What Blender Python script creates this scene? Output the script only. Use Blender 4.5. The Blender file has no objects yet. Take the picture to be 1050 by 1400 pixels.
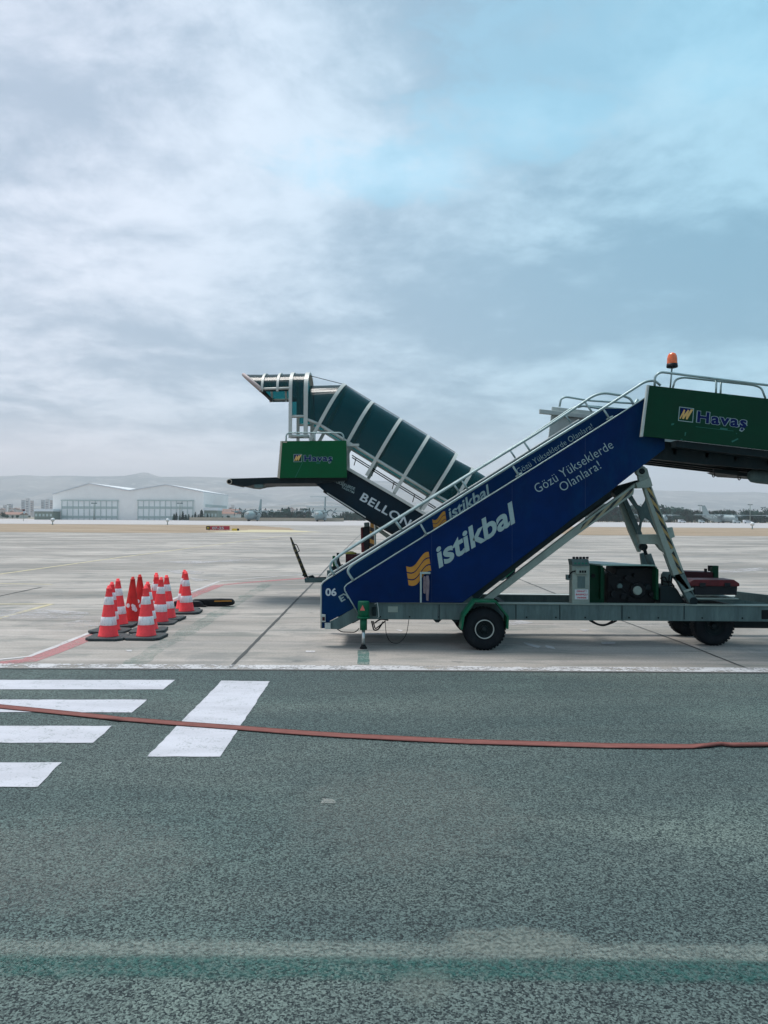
import bpy, bmesh, math, random
from mathutils import Vector, Matrix
R = math.radians
random.seed(7)
sc = bpy.context.scene
COL = sc.collection

# ---------------------------------------------------------------- camera
F = 1052.0; H = 2.1; TH = 0.0058; HY = 708.0
RV = Vector((math.cos(TH), 0, math.sin(TH))); UV = Vector((-math.sin(TH), 0, math.cos(TH))); FW = Vector((0, 1, 0))
CAM = Vector((0, 0, H))
cd = bpy.data.cameras.new('camera'); cam = bpy.data.objects.new('camera', cd); COL.objects.link(cam)
m = Matrix(((RV.x, UV.x, 0, 0), (0, 0, -1, 0), (RV.z, UV.z, 0, H), (0, 0, 0, 1)))
cam.matrix_world = m
cd.sensor_fit = 'VERTICAL'; cd.sensor_height = 36; cd.lens = 36 * F / 1400
cd.shift_y = 8 / 1400.0
cd.clip_start = 0.05; cd.clip_end = 40000
sc.camera = cam

# ---------------------------------------------------------------- light
SUN_EL = R(70); SUN_AZ = R(-35)      # azimuth measured from +Y towards +X
sd = bpy.data.lights.new('sun', 'SUN'); sd.energy = 2.1; sd.angle = R(22); sd.color = (1, .95, .9)
so = bpy.data.objects.new('sun', sd); COL.objects.link(so)
sv = Vector((math.sin(SUN_AZ) * math.cos(SUN_EL), math.cos(SUN_AZ) * math.cos(SUN_EL), math.sin(SUN_EL)))
so.rotation_euler = sv.to_track_quat('Z', 'Y').to_euler()
sc.view_settings.view_transform = 'Standard'; sc.view_settings.look = 'None'
sc.view_settings.exposure = 0.88; sc.view_settings.gamma = 1
sc.cycles.max_bounces = 6; sc.cycles.volume_bounces = 0; sc.cycles.transparent_max_bounces = 12
sc.cycles.use_denoising = True

# ---------------------------------------------------------------- node helpers
class NT:
    def __init__(s, tree): s.t = tree; s.n = tree.nodes; s.l = tree.links
    def new(s, typ, **kw):
        n = s.n.new(typ)
        for k, v in kw.items():
            if k in n.inputs: s.set(n.inputs[k], v)
            else: setattr(n, k, v)
        return n
    def set(s, inp, v):
        if hasattr(v, 'is_output') or isinstance(v, bpy.types.NodeSocket): s.l.new(v, inp)
        else: inp.default_value = v
    def math(s, op, a, b=None, c=None, clamp=False):
        n = s.n.new('ShaderNodeMath'); n.operation = op; n.use_clamp = clamp
        s.set(n.inputs[0], a)
        if b is not None: s.set(n.inputs[1], b)
        if c is not None: s.set(n.inputs[2], c)
        return n.outputs[0]
    def mix(s, f, a, b, mode='MIX'):
        n = s.n.new('ShaderNodeMix'); n.data_type = 'RGBA'; n.blend_type = mode
        s.set(n.inputs[0], f); s.set(n.inputs[6], a); s.set(n.inputs[7], b)
        return n.outputs[2]
    def rng(s, v, a, b, c=0.0, d=1.0, smooth=True):
        n = s.n.new('ShaderNodeMapRange'); n.interpolation_type = 'SMOOTHSTEP' if smooth else 'LINEAR'
        s.set(n.inputs[0], v); n.inputs[1].default_value = a; n.inputs[2].default_value = b
        n.inputs[3].default_value = c; n.inputs[4].default_value = d
        return n.outputs[0]
    def noise(s, vec, scale, detail=4, rough=.55, dist=0):
        n = s.n.new('ShaderNodeTexNoise'); s.set(n.inputs['Vector'], vec)
        n.inputs['Scale'].default_value = scale; n.inputs['Detail'].default_value = detail
        n.inputs['Roughness'].default_value = rough; n.inputs['Distortion'].default_value = dist
        return n.outputs[0]
    def vscale(s, vec, sx, sy, sz):
        n = s.n.new('ShaderNodeVectorMath'); n.operation = 'MULTIPLY'
        s.set(n.inputs[0], vec); n.inputs[1].default_value = (sx, sy, sz); return n.outputs[0]
    def vadd(s, vec, x, y, z):
        n = s.n.new('ShaderNodeVectorMath'); n.operation = 'ADD'
        s.set(n.inputs[0], vec); n.inputs[1].default_value = (x, y, z); return n.outputs[0]

def C4(c): return (c[0], c[1], c[2], 1)

# ---------------------------------------------------------------- world: clear-sky base under a broken cloud deck
w = bpy.data.worlds.new('World'); sc.world = w; w.use_nodes = True
T = NT(w.node_tree); T.n.clear()
sky = T.n.new('ShaderNodeTexSky'); sky.sky_type = 'NISHITA'; sky.sun_disc = False
sky.sun_elevation = SUN_EL; sky.sun_rotation = SUN_AZ; sky.air_density = 1.2; sky.dust_density = 2
tc = T.n.new('ShaderNodeTexCoord')
sep = T.n.new('ShaderNodeSeparateXYZ'); T.l.new(tc.outputs['Generated'], sep.inputs[0])
dx, dy, dz = sep.outputs
zc = T.math('MAXIMUM', dz, 0.0)
ly = T.math('MAXIMUM', T.math('ABSOLUTE', dy), .02)
zz = T.math('ADD', zc, 0.16)
cmb = T.n.new('ShaderNodeCombineXYZ')
T.l.new(T.math('DIVIDE', dx, zz), cmb.inputs[0]); T.l.new(T.math('DIVIDE', dy, zz), cmb.inputs[1])
pv = cmb.outputs[0]
n_big = T.noise(T.vadd(pv, 3.1, 1.7, 0), 1.25, 6, .55, .4)
n_mid = T.noise(T.vadd(pv, 7.3, 2.2, 0), 2.6, 10, .64, .35)
n_fine = T.noise(T.vadd(pv, 1.3, 9.2, 0), 9.0, 8, .7, .3)
cloudv = T.math('ADD', T.math('MULTIPLY', n_big, .50), T.math('ADD', T.math('MULTIPLY', n_mid, .34), T.math('MULTIPLY', n_fine, .16)))
bnd = T.math('DIVIDE', T.math('SUBTRACT', dz, .25), .10); bnd = T.math('MULTIPLY', T.rng(T.math('MULTIPLY', bnd, bnd), 0, 1, 1, 0), T.rng(T.math('DIVIDE', dx, ly), -.45, .2, .25, 1))
cloudv = T.math('SUBTRACT', cloudv, T.math('MULTIPLY', bnd, .055))
cl = T.rng(cloudv, .41, .60)
az = T.math('DIVIDE', dx, ly)                          # left -, right +
azr = T.rng(az, -.5, .55)
el = T.rng(dz, 0.0, .56, smooth=False)
# shaded and bright cloud tones, warmer towards one side of the sky
dark = T.mix(azr, (2.45, 3.05, 3.8, 1), (1.0, 2.4, 3.3, 1))
lite = T.mix(azr, (5.0, 5.35, 6.05, 1), (2.3, 4.2, 5.2, 1))
cc = T.mix(cl, dark, lite)
# brighter, pinker air low at the horizon
hz = T.rng(dz, 0.015, .14, 1, 0)
hcol = T.mix(T.rng(az, -.55, .05), (8.2, 7.2, 7.5, 1), (6.6, 6.5, 7.0, 1))
hcol = T.mix(T.rng(az, .2, .6), hcol, (8.2, 7.0, 7.4, 1))
hstr = T.math('MULTIPLY', hz, T.rng(az, -.35, .25, .9, .6))
cc = T.mix(hstr, cc, hcol)
# thin opening in the deck
def spot(ax, ez, sx, sz):
    a = T.math('DIVIDE', T.math('SUBTRACT', az, ax), sx); b = T.math('DIVIDE', T.math('SUBTRACT', dz, ez), sz)
    d = T.math('ADD', T.math('MULTIPLY', a, a), T.math('MULTIPLY', b, b))
    d = T.math('ADD', d, T.math('ADD', T.math('MULTIPLY', T.math('SUBTRACT', n_mid, .5), 8.0), T.math('MULTIPLY', T.math('SUBTRACT', n_fine, .5), 6.0)))
    return T.rng(d, -.4, 2.2, 1, 0)
gap = T.math('MAXIMUM', T.math('MAXIMUM', T.math('MULTIPLY', spot(.0, .415, .13, .028), .42), T.math('MULTIPLY', spot(.17, .455, .12, .032), .42)), T.math('MULTIPLY', spot(.38, .51, .26, .06), .3))
clear = T.mix(.22, (2.0, 5.2, 6.6, 1), sky.outputs[0])
cc = T.mix(gap, cc, clear)
# nishita keeps a share everywhere (thin cloud)
cc = T.mix(.07, cc, sky.outputs[0])
cc = T.mix(T.rng(dz, -.3, 0, 1, 0), cc, (2.6, 2.9, 3.1, 1))
cc = T.mix(T.rng(dy, -.5, .1, 1, 0), cc, T.mix(1, cc, (.9, .9, .9, 1), 'MULTIPLY'))
bg = T.n.new('ShaderNodeBackground'); T.l.new(cc, bg.inputs[0]); bg.inputs[1].default_value = .1
wo = T.n.new('ShaderNodeOutputWorld'); T.l.new(bg.outputs[0], wo.inputs[0])

# ---------------------------------------------------------------- geometry helpers
def P(px, py, Y):
    return CAM + Y * ((px - 525) / F * RV + (HY - py) / F * UV + FW)
def G(px, py, z=0.0):
    d = (px - 525) / F * RV + (HY - py) / F * UV + FW
    Y = (z - H) / d.z
    return CAM + Y * d

class MB:
    """collects faces; one MB becomes one mesh object"""
    def __init__(s): s.v = []; s.f = []; s.m = []; s.mi = 0; s.sm = []; s.smooth = False
    def face(s, idx): s.f.append(tuple(idx)); s.m.append(s.mi); s.sm.append(s.smooth)
    def add(s, vs):
        b = len(s.v); s.v += [Vector(v) for v in vs]; return b
    def poly_prism(s, pts, off):
        """pts: list of 3D points of a planar polygon, off: extrusion vector"""
        n = len(pts); off = Vector(off); b = s.add(pts); s.add([Vector(p) + off for p in pts])
        s.face([b + i for i in range(n)]); s.face([b + n + i for i in reversed(range(n))])
        for i in range(n):
            j = (i + 1) % n; s.face([b + i, b + n + i, b + n + j, b + j])
        return s
    def pp(s, pix, Y0, Y1):
        """polygon given by its picture outline in the plane Y0, extruded straight back to Y1"""
        return s.poly_prism([P(x, y, Y0) for x, y in pix], (0, Y1 - Y0, 0))
    def prect(s, x0, y0, x1, y1, Y0, Y1): return s.pp([(x0, y0), (x1, y0), (x1, y1), (x0, y1)], Y0, Y1)
    def box(s, c, sz, rz=0):
        c = Vector(c); rm = Matrix.Rotation(rz, 3, 'Z'); hx, hy, hz_ = sz[0] / 2, sz[1] / 2, sz[2] / 2
        pts = [c + rm @ Vector(q) for q in ((-hx, -hy, -hz_), (hx, -hy, -hz_), (hx, hy, -hz_), (-hx, hy, -hz_))]
        return s.poly_prism(pts, (0, 0, sz[2]))
    def tube(s, path, r, n=8, closed=False, caps=True):
        path = [Vector(p) for p in path]; N = len(path)
        rr = r if isinstance(r, (list, tuple)) else [r] * N
        sm0 = s.smooth; s.smooth = True
        up = None; rings = []
        for i, p in enumerate(path):
            if closed: t = (path[(i + 1) % N] - path[i - 1])
            else: t = path[min(i + 1, N - 1)] - path[max(i - 1, 0)]
            t.normalize()
            if up is None:
                up = Vector((0, 1, 0)) if abs(t.y) < .9 else Vector((1, 0, 0))
            a = t.cross(up); a.normalize(); c = a.cross(t); c.normalize(); up = c
            rings.append(s.add([p + rr[i] * (math.cos(2 * math.pi * k / n) * a + math.sin(2 * math.pi * k / n) * c) for k in range(n)]))
        for i in range(N if closed else N - 1):
            A = rings[i]; B = rings[(i + 1) % N]
            for k in range(n): s.face([A + k, A + (k + 1) % n, B + (k + 1) % n, B + k])
        s.smooth = False
        if caps and not closed:
            s.face([rings[0] + k for k in reversed(range(n))]); s.face([rings[-1] + k for k in range(n)])
        s.smooth = sm0
        return s
    def lathe(s, prof, c, axis=(0, 1, 0), n=32, smooth=True, cap=True):
        """prof: (radius, distance along axis)"""
        axis = Vector(axis).normalized(); c = Vector(c)
        a = axis.orthogonal().normalized(); b_ = axis.cross(a)
        sm0 = s.smooth; s.smooth = smooth; rings = []
        for r, t in prof:
            rings.append(s.add([c + axis * t + r * (math.cos(2 * math.pi * k / n) * a + math.sin(2 * math.pi * k / n) * b_) for k in range(n)]))
        for A, B in zip(rings, rings[1:]):
            for k in range(n): s.face([A + k, A + (k + 1) % n, B + (k + 1) % n, B + k])
        s.smooth = False
        if cap:
            s.face([rings[0] + k for k in reversed(range(n))]); s.face([rings[-1] + k for k in range(n)])
        s.smooth = sm0
        return s
    def cyl(s, a, b, r, n=16):
        a = Vector(a); b = Vector(b); return s.lathe([(r, 0), (r, (b - a).length)], a, b - a, n)
    def strip(s, rowA, rowB):
        a = s.add(rowA); b = s.add(rowB)
        for i in range(len(rowA) - 1): s.face([a + i, a + i + 1, b + i + 1, b + i])
        return s

def root_loc(o):
    while o.parent: o = o.parent
    return Vector(o.location)

def obj(name, mb, mats, parent=None, loc=None, bevel=0, label=None, recalc=True, solid=0):
    me = bpy.data.meshes.new(name)
    base = root_loc(parent) if parent else Vector(loc if loc is not None else (0, 0, 0))
    me.from_pydata([tuple(v - base) for v in mb.v], [], mb.f)
    if not isinstance(mats, (list, tuple)): mats = [mats]
    for q in mats: me.materials.append(q)
    for p, mi, sm in zip(me.polygons, mb.m, mb.sm): p.material_index = mi; p.use_smooth = sm
    if recalc:
        bm = bmesh.new(); bm.from_mesh(me); bmesh.ops.recalc_face_normals(bm, faces=bm.faces); bm.to_mesh(me); bm.free()
    o = bpy.data.objects.new(name, me); COL.objects.link(o)
    if parent: o.parent = parent
    else: o.location = base
    if bevel:
        b = o.modifiers.new('bevel', 'BEVEL'); b.width = bevel; b.segments = 2; b.limit_method = 'ANGLE'; b.angle_limit = R(40)
    if solid:
        b = o.modifiers.new('solid', 'SOLIDIFY'); b.thickness = solid; b.offset = 0
    if label: o['label'] = label
    return o
def tag(o, label, cat, group=None):
    o['label'] = label; o['category'] = cat
    if group: o['group'] = group
    return o
def thing(name, label, cat, loc, group=None):
    o = bpy.data.objects.new(name, None); COL.objects.link(o); o.location = loc; o.empty_display_size = .2
    return tag(o, label, cat, group)
def struct(name, mb, mats, kind='structure', **kw):
    o = obj(name, mb, mats, **kw); o['kind'] = kind; return o
def dup_tree(o, parent=None):
    c = o.copy(); COL.objects.link(c); c.parent = parent
    for ch in list(o.children): dup_tree(ch, c)
    return c
def arc_path(pts, rad, seg=5):
    """rounded polyline through 3D points"""
    pts = [Vector(p) for p in pts]; out = [pts[0]]
    for i in range(1, len(pts) - 1):
        a, b, c = pts[i - 1], pts[i], pts[i + 1]
        r = min(rad, (a - b).length * .48, (c - b).length * .48)
        p0 = b + (a - b).normalized() * r; p1 = b + (c - b).normalized() * r
        for k in range(seg + 1):
            t = k / seg; out.append((1 - t) ** 2 * p0 + 2 * t * (1 - t) * b + t * t * p1)
    out.append(pts[-1]); return out

# ---------------------------------------------------------------- materials
MATS = {}
def mat(name, col, rough=.5, metal=0.0, var=.12, scale=3.0, bump=0.0, dirt=0.0, dirtcol=(.05, .05, .045), spec=.5, coat=0.0, aniso=(1, 1, 1)):
    if name in MATS: return MATS[name]
    mt = bpy.data.materials.new(name); mt.use_nodes = True; t = NT(mt.node_tree); t.n.clear()
    tc = t.n.new('ShaderNodeTexCoord'); v = tc.outputs['Object']
    if aniso != (1, 1, 1): v = t.vscale(v, *aniso)
    n1 = t.noise(v, scale, 6, .6)
    n2 = t.noise(t.vadd(v, 5, 3, 8), scale * 9, 3, .6)
    f = t.rng(t.math('ADD', t.math('MULTIPLY', n1, .7), t.math('MULTIPLY', n2, .3)), .35, .65, smooth=False)
    a = tuple(max(0, c * (1 - var)) for c in col); b = tuple(min(1, c * (1 + var)) for c in col)
    c = t.mix(f, C4(a), C4(b))
    if dirt:
        n3 = t.noise(t.vadd(t.vscale(v, 1, 1, .35), 2, 9, 4), scale * 1.7, 8, .7)
        c = t.mix(t.math('MULTIPLY', t.rng(n3, .5, .72), dirt), c, C4(dirtcol))
    p = t.n.new('ShaderNodeBsdfPrincipled'); t.l.new(c, p.inputs['Base Color'])
    p.inputs['Metallic'].default_value = metal; p.inputs['Specular IOR Level'].default_value = spec
    t.l.new(t.rng(n1, .3, .7, max(.03, rough - .1), min(1, rough + .12), smooth=False), p.inputs['Roughness'])
    if coat: p.inputs['Coat Weight'].default_value = coat
    if bump:
        bp = t.n.new('ShaderNodeBump'); bp.inputs['Strength'].default_value = bump; bp.inputs['Distance'].default_value = .01
        t.l.new(n2, bp.inputs['Height']); t.l.new(bp.outputs[0], p.inputs['Normal'])
    o = t.n.new('ShaderNodeOutputMaterial'); t.l.new(p.outputs[0], o.inputs[0])
    MATS[name] = mt; return mt

BLUE = mat('blue_paint', (.0001, .0155, .080), .45, var=.25, scale=.6, dirt=.5, dirtcol=(.0002, .045, .115), spec=.06)
BLUE2 = mat('blue_paint_inner', (.0002, .022, .085), .5, var=.15, scale=.9, dirt=.3, dirtcol=(.001, .04, .09), spec=.05)
BLUEB = mat('blue_back', (.01, .03, .10), .6)
GREEN = mat('green_paint', (.001, .038, .018), .5, var=.15, scale=1.5, dirt=.2, dirtcol=(.002, .035, .02), spec=.12)
GREENL = mat('green_paint_light', (.001, .082, .028), .5, var=.1, scale=2, spec=.12)
GREENV = mat('green_vivid', (.003, .10, .05), .5, spec=.2, var=.2, scale=6, dirt=.3)
WHITEM = mat('white_metal', (.40, .45, .43), .45, var=.1, scale=5, dirt=.2, dirtcol=(.25, .27, .24))
RAILM = mat('rail_metal', (.30, .40, .40), .35, metal=.35, var=.15, scale=8, dirt=.25, dirtcol=(.12, .16, .15))
GREYM = mat('galvanised_steel', (.085, .135, .135), .6, spec=.2, metal=.1, var=.25, scale=2.2, dirt=.55, dirtcol=(.045, .07, .075), bump=.2, aniso=(2.5, 1, .5))
GREYL = mat('painted_grey_steel', (.22, .28, .25), .6, spec=.25, var=.14, scale=3, dirt=.3, dirtcol=(.10, .13, .12))
DARKM = mat('dark_steel', (.003, .012, .015), .6, spec=.2, var=.3, scale=4, dirt=.3, dirtcol=(.03, .05, .05))
BLACK = mat('black_rubber', (.006, .009, .011), .75, spec=.2, var=.3, scale=9, bump=.3)
BLACKP = mat('black_plastic', (.004, .008, .012), .5, spec=.25, var=.2)
TYRE = mat('tyre_rubber', (.004, .008, .012), .8, spec=.2, var=.35, scale=6, bump=.4, dirt=.3, dirtcol=(.03, .04, .04))
REDM = mat('dull_red', (.085, .008, .012), .5, spec=.3, var=.3, scale=8, dirt=.4, dirtcol=(.03, .01, .012))
REDD = mat('dark_red', (.035, .004, .009), .5, spec=.2, var=.25, scale=8, dirt=.3)
YELM = mat('yellow_cloth', (.36, .33, .07), .9, var=.25, scale=30)
SILV = mat('silver_letter', (.27, .38, .38), .5, spec=.2, var=.08, scale=6)
SILVD = mat('pale_letter', (.26, .37, .38), .5, spec=.2, var=.12, scale=20)
WLET = mat('white_letter', (.45, .52, .55), .5, var=.06)
GOLD = mat('orange_emblem', (.42, .20, .035), .5, spec=.2, var=.12, scale=12)
CREAM = mat('cream_edge', (.42, .38, .30), .5, var=.08)
LOGOB = mat('logo_blue', (.002, .010, .085), .5, spec=.1)
TEALP = mat('teal_scuff', (.004, .12, .09), .6)
PINKM = mat('pale_edge', (.38, .32, .31), .6)
CHROME = mat('bright_steel', (.45, .5, .5), .28, metal=.8, var=.1)
ORANGE = mat('cone_orange', (1.0, .07, .08), .6, spec=.25, var=.10, scale=12, dirt=.45, dirtcol=(.55, .05, .035))
REDCONE = mat('cone_faded_red', (.58, .032, .03), .65, spec=.2, var=.2, scale=8, dirt=.5, dirtcol=(.28, .02, .015))
BANDW = mat('cone_band', (.80, .78, .80), .6, spec=.2, var=.12, scale=12, dirt=.55, dirtcol=(.30, .28, .30))
BASEB = mat('cone_base', (.025, .036, .04), .8, var=.25, scale=10, dirt=.4, dirtcol=(.10, .11, .11))
LAMP = mat('amber_lens', (.80, .13, .015), .2, var=.3, scale=20, coat=.6)
STEPM = mat('step_metal', (.05, .07, .07), .5, metal=.3)

def stripes(name, a, b, ang, freq):
    """hazard stripes across a bar, in object space"""
    mt = bpy.data.materials.new(name); mt.use_nodes = True; t = NT(mt.node_tree); t.n.clear()
    tc = t.n.new('ShaderNodeTexCoord'); s_ = t.n.new('ShaderNodeSeparateXYZ'); t.l.new(tc.outputs['Object'], s_.inputs[0])
    u = t.math('ADD', t.math('MULTIPLY', s_.outputs[0], math.cos(ang) * freq), t.math('MULTIPLY', s_.outputs[2], math.sin(ang) * freq))
    fr = t.math('GREATER_THAN', t.math('FRACT', u), .5)
    n = t.noise(tc.outputs['Object'], 25, 5, .6)
    c = t.mix(fr, C4(a), C4(b)); c = t.mix(t.math('MULTIPLY', t.rng(n, .5, .7), .35), c, (.2, .22, .2, 1))
    p = t.n.new('ShaderNodeBsdfPrincipled'); t.l.new(c, p.inputs[0]); p.inputs['Roughness'].default_value = .55
    o = t.n.new('ShaderNodeOutputMaterial'); t.l.new(p.outputs[0], o.inputs[0]); return mt
STR1 = stripes('hazard_stripes', (.26, .19, .06), (.003, .010, .012), R(41), 12.0)
STR2 = stripes('hazard_stripes_arm', (.26, .23, .13), (.003, .010, .012), R(-40), 12.5)
STR3 = stripes('hazard_stripes_post', (.42, .21, .03), (.008, .010, .012), R(70), 5.2)
STR4 = stripes('hazard_stripes_towbar', (.10, .085, .03), (.008, .012, .012), R(-60), 7.5)

def glazing_mat():
    mt = bpy.data.materials.new('tinted_glazing'); mt.use_nodes = True; t = NT(mt.node_tree); t.n.clear()
    tc = t.n.new('ShaderNodeTexCoord'); n = t.noise(tc.outputs['Object'], 1.2, 5, .6)
    p = t.n.new('ShaderNodeBsdfPrincipled')
    t.l.new(t.mix(n, (.0006, .014, .018, 1), (.0012, .034, .040, 1)), p.inputs[0])
    p.inputs['Roughness'].default_value = .2; p.inputs['Specular IOR Level'].default_value = .3
    tr = t.n.new('ShaderNodeBsdfTransparent'); tr.inputs[0].default_value = (.03, .28, .30, 1)
    mx = t.n.new('ShaderNodeMixShader'); mx.inputs[0].default_value = .5
    t.l.new(p.outputs[0], mx.inputs[1]); t.l.new(tr.outputs[0], mx.inputs[2])
    o = t.n.new('ShaderNodeOutputMaterial'); t.l.new(mx.outputs[0], o.inputs[0]); return mt
GLAZ = glazing_mat()

# ---------------------------------------------------------------- ground materials
def finish(mt, t, c, rough=.8, bumpsrc=None, bstr=.3, bdist=.01, alpha=None, spec=.4):
    p = t.n.new('ShaderNodeBsdfPrincipled'); t.l.new(c, p.inputs[0]); p.inputs['Specular IOR Level'].default_value = spec
    t.set(p.inputs['Roughness'], rough)
    if bumpsrc is not None:
        bp = t.n.new('ShaderNodeBump'); bp.inputs['Strength'].default_value = bstr; bp.inputs['Distance'].default_value = bdist
        t.l.new(bumpsrc, bp.inputs['Height']); t.l.new(bp.outputs[0], p.inputs['Normal'])
    out = p.outputs[0]
    if alpha is not None:
        tr = t.n.new('ShaderNodeBsdfTransparent'); mx = t.n.new('ShaderNodeMixShader')
        t.l.new(alpha, mx.inputs[0]); t.l.new(tr.outputs[0], mx.inputs[1]); t.l.new(out, mx.inputs[2]); out = mx.outputs[0]
    o = t.n.new('ShaderNodeOutputMaterial'); t.l.new(out, o.inputs[0])
def begin(name):
    mt = bpy.data.materials.new(name); mt.use_nodes = True; t = NT(mt.node_tree); t.n.clear()
    g = t.n.new('ShaderNodeNewGeometry'); return mt, t, g.outputs['Position']

def asphalt_nodes(t, v):
    g1 = t.noise(v, 105, 3, .75); g2 = t.noise(t.vadd(v, 3, 3, 3), 24, 4, .6)
    vo = t.n.new('ShaderNodeTexVoronoi'); t.l.new(v, vo.inputs['Vector']); vo.inputs['Scale'].default_value = 100
    st = t.n.new('ShaderNodeSeparateColor'); t.l.new(vo.outputs['Color'], st.inputs[0])
    gr = t.math('ADD', t.math('MULTIPLY', g1, .58), t.math('ADD', t.math('MULTIPLY', g2, .12), t.math('MULTIPLY', st.outputs[0], .30)))
    c = t.mix(t.rng(gr, .39, .64, smooth=False), (.0015, .009, .012, 1), (.120, .160, .152, 1))
    big = t.noise(t.vscale(v, .16, .55, 1), 1.0, 6, .6)
    c = t.mix(t.rng(big, .35, .68), t.mix(1, c, (.66, .78, .80, 1), 'MULTIPLY'), t.mix(1, c, (1.14, 1.12, 1.08, 1), 'MULTIPLY'))
    st2 = t.noise(t.vscale(t.vadd(v, 4, 2, 0), .35, 3.2, 1), 1.0, 5, .6)
    c = t.mix(t.math('MULTIPLY', t.rng(st2, .55, .75), .4), c, t.mix(1, c, (.62, .66, .68, 1), 'MULTIPLY'))
    oil = t.noise(t.vadd(v, 21, 4, 0), .9, 5, .6)
    c = t.mix(t.math('MULTIPLY', t.rng(oil, .62, .74), .45), c, t.mix(1, c, (.5, .54, .56, 1), 'MULTIPLY'))
    bl = t.noise(t.vadd(t.vscale(v, .35, .5, 1), 9, 31, 0), 1.0, 4, .55)
    c = t.mix(t.rng(bl, .50, .68), c, t.mix(1, c, (1.24, 1.24, 1.20, 1), 'MULTIPLY'))
    sx = t.n.new('ShaderNodeSeparateXYZ'); t.l.new(v, sx.inputs[0])
    wv = t.math('MULTIPLY', t.math('SUBTRACT', t.noise(t.vscale(v, .2, .2, 1), 1, 2, .5), .5), .9)
    for yc, wd, st_ in ((9.3, .16, .38), (7.55, .18, .30), (5.6, .2, .28), (4.35, .16, .25)):
        d_ = t.math('ABSOLUTE', t.math('ADD', t.math('SUBTRACT', sx.outputs[1], yc), wv))
        c = t.mix(t.math('MULTIPLY', t.rng(d_, 0, wd, 1, 0), t.math('MULTIPLY', t.rng(st2, .35, .7), st_)), c, t.mix(1, c, (.45, .5, .5, 1), 'MULTIPLY'))
    return c, gr
mt, t, v = begin('asphalt'); c, gr = asphalt_nodes(t, v)
finish(mt, t, c, .78, gr, .55, .012, spec=.35); ASPH = mt

def concrete_nodes(t, v):
    big = t.noise(t.vscale(v, .10, .22, 1), 1.0, 7, .6, .3)
    mid = t.noise(t.vscale(t.vadd(v, 8, 1, 0), .45, 1.8, 1), 1.0, 7, .65, .4)
    strk = t.noise(t.vscale(t.vadd(v, 1, 5, 0), .06, 2.6, 1), 1.0, 5, .6)
    fine = t.noise(v, 26, 4, .65)
    c = t.mix(t.rng(big, .32, .7), (.20, .188, .17, 1), (.43, .395, .36, 1))
    c = t.mix(t.math('MULTIPLY', t.rng(mid, .48, .66), .7), c, (.14, .152, .14, 1))
    c = t.mix(t.math('MULTIPLY', t.rng(strk, .5, .7), .45), c, (.50, .45, .43, 1))
    far = t.noise(t.vscale(t.vadd(v, 3, 3, 0), .035, .30, 1), 1.0, 6, .65)
    c = t.mix(t.math('MULTIPLY', t.rng(far, .54, .68), .5), c, (.20, .205, .205, 1))
    c = t.mix(t.math('MULTIPLY', t.rng(fine, .35, .7), .28), c, (.10, .105, .10, 1))
    spots = t.noise(t.vadd(v, 11, 7, 0), 2.1, 3, .5)
    c = t.mix(t.math('MULTIPLY', t.rng(spots, .70, .76), .6), c, (.07, .08, .08, 1))
    rub = t.noise(t.vadd(v, 2, 17, 0), .55, 6, .7)
    c = t.mix(t.math('MULTIPLY', t.rng(rub, .52, .66), .5), c, (.13, .14, .138, 1))
    return c, fine
mt, t, v = begin('concrete'); c, fn = concrete_nodes(t, v)
finish(mt, t, c, .8, fn, .25, .006, spec=.3); CONC = mt

mt, t, v = begin('dry_grass'); n = t.noise(t.vscale(v, .05, .2, 1), 1, 8, .7); n2 = t.noise(t.vscale(v, .3, 1.0, 1), 1, 5, .7)
c = t.mix(t.rng(n, .35, .65), (.21, .155, .10, 1), (.33, .26, .19, 1)); c = t.mix(t.math('MULTIPLY', t.rng(n2, .5, .7), .6), c, (.15, .13, .07, 1))
finish(mt, t, c, .95, n2, .6, .1); GRASS = mt
mt, t, v = begin('taxiway'); n = t.noise(t.vscale(v, .02, .2, 1), 1, 6, .6)
c = t.mix(n, (.28, .27, .27, 1), (.46, .44, .44, 1)); finish(mt, t, c, .7); TAXI = mt
mt, t, v = begin('plain'); n = t.noise(t.vscale(v, .004, .012, 1), 1, 8, .7)
c = t.mix(t.rng(n, .35, .65), (.14, .13, .09, 1), (.28, .25, .20, 1)); finish(mt, t, c, .95); PLAIN = mt
mt, t, v = begin('hill'); n = t.noise(v, .0022, 10, .7); n2 = t.noise(t.vscale(v, 1, 1, 4), .006, 8, .7)
c = t.mix(t.rng(n, .42, .58), (.09, .11, .11, 1), (.22, .21, .195, 1)); c = t.mix(t.math('MULTIPLY', t.rng(n2, .52, .62), .6), c, (.42, .40, .38, 1))
finish(mt, t, c, .95); HILL = mt

def paint(name, col, under, keep=.55, hi=.62, lo=.5, scale=16, alpha=False, al=1.0):
    """paint on road, its grain wearing through"""
    mt, t, v = begin(name)
    g1 = t.noise(v, scale * 2.8, 4, .65); g2 = t.noise(t.vadd(v, 1, 2, 3), scale * .35, 6, .7)
    wv = t.math('ADD', t.math('MULTIPLY', g1, keep), t.math('MULTIPLY', g2, 1 - keep))
    wn = t.rng(wv, lo, hi)
    tone = t.noise(t.vscale(v, .6, 2, 1), 1.5, 5, .6)
    c = t.mix(t.rng(tone, .3, .7), C4(tuple(q * .84 for q in col)), C4(col))
    if alpha: finish(mt, t, c, .7, g1, .3, .008, alpha=t.math('MULTIPLY', t.math('SUBTRACT', 1.0, wn), al))
    else: finish(mt, t, t.mix(wn, c, C4(under)), .7, g1, .5, .012)
    return mt
PZEB = paint('white_road_paint', (.48, .49, .54), (.20, .23, .23), hi=.66, lo=.52)
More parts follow.
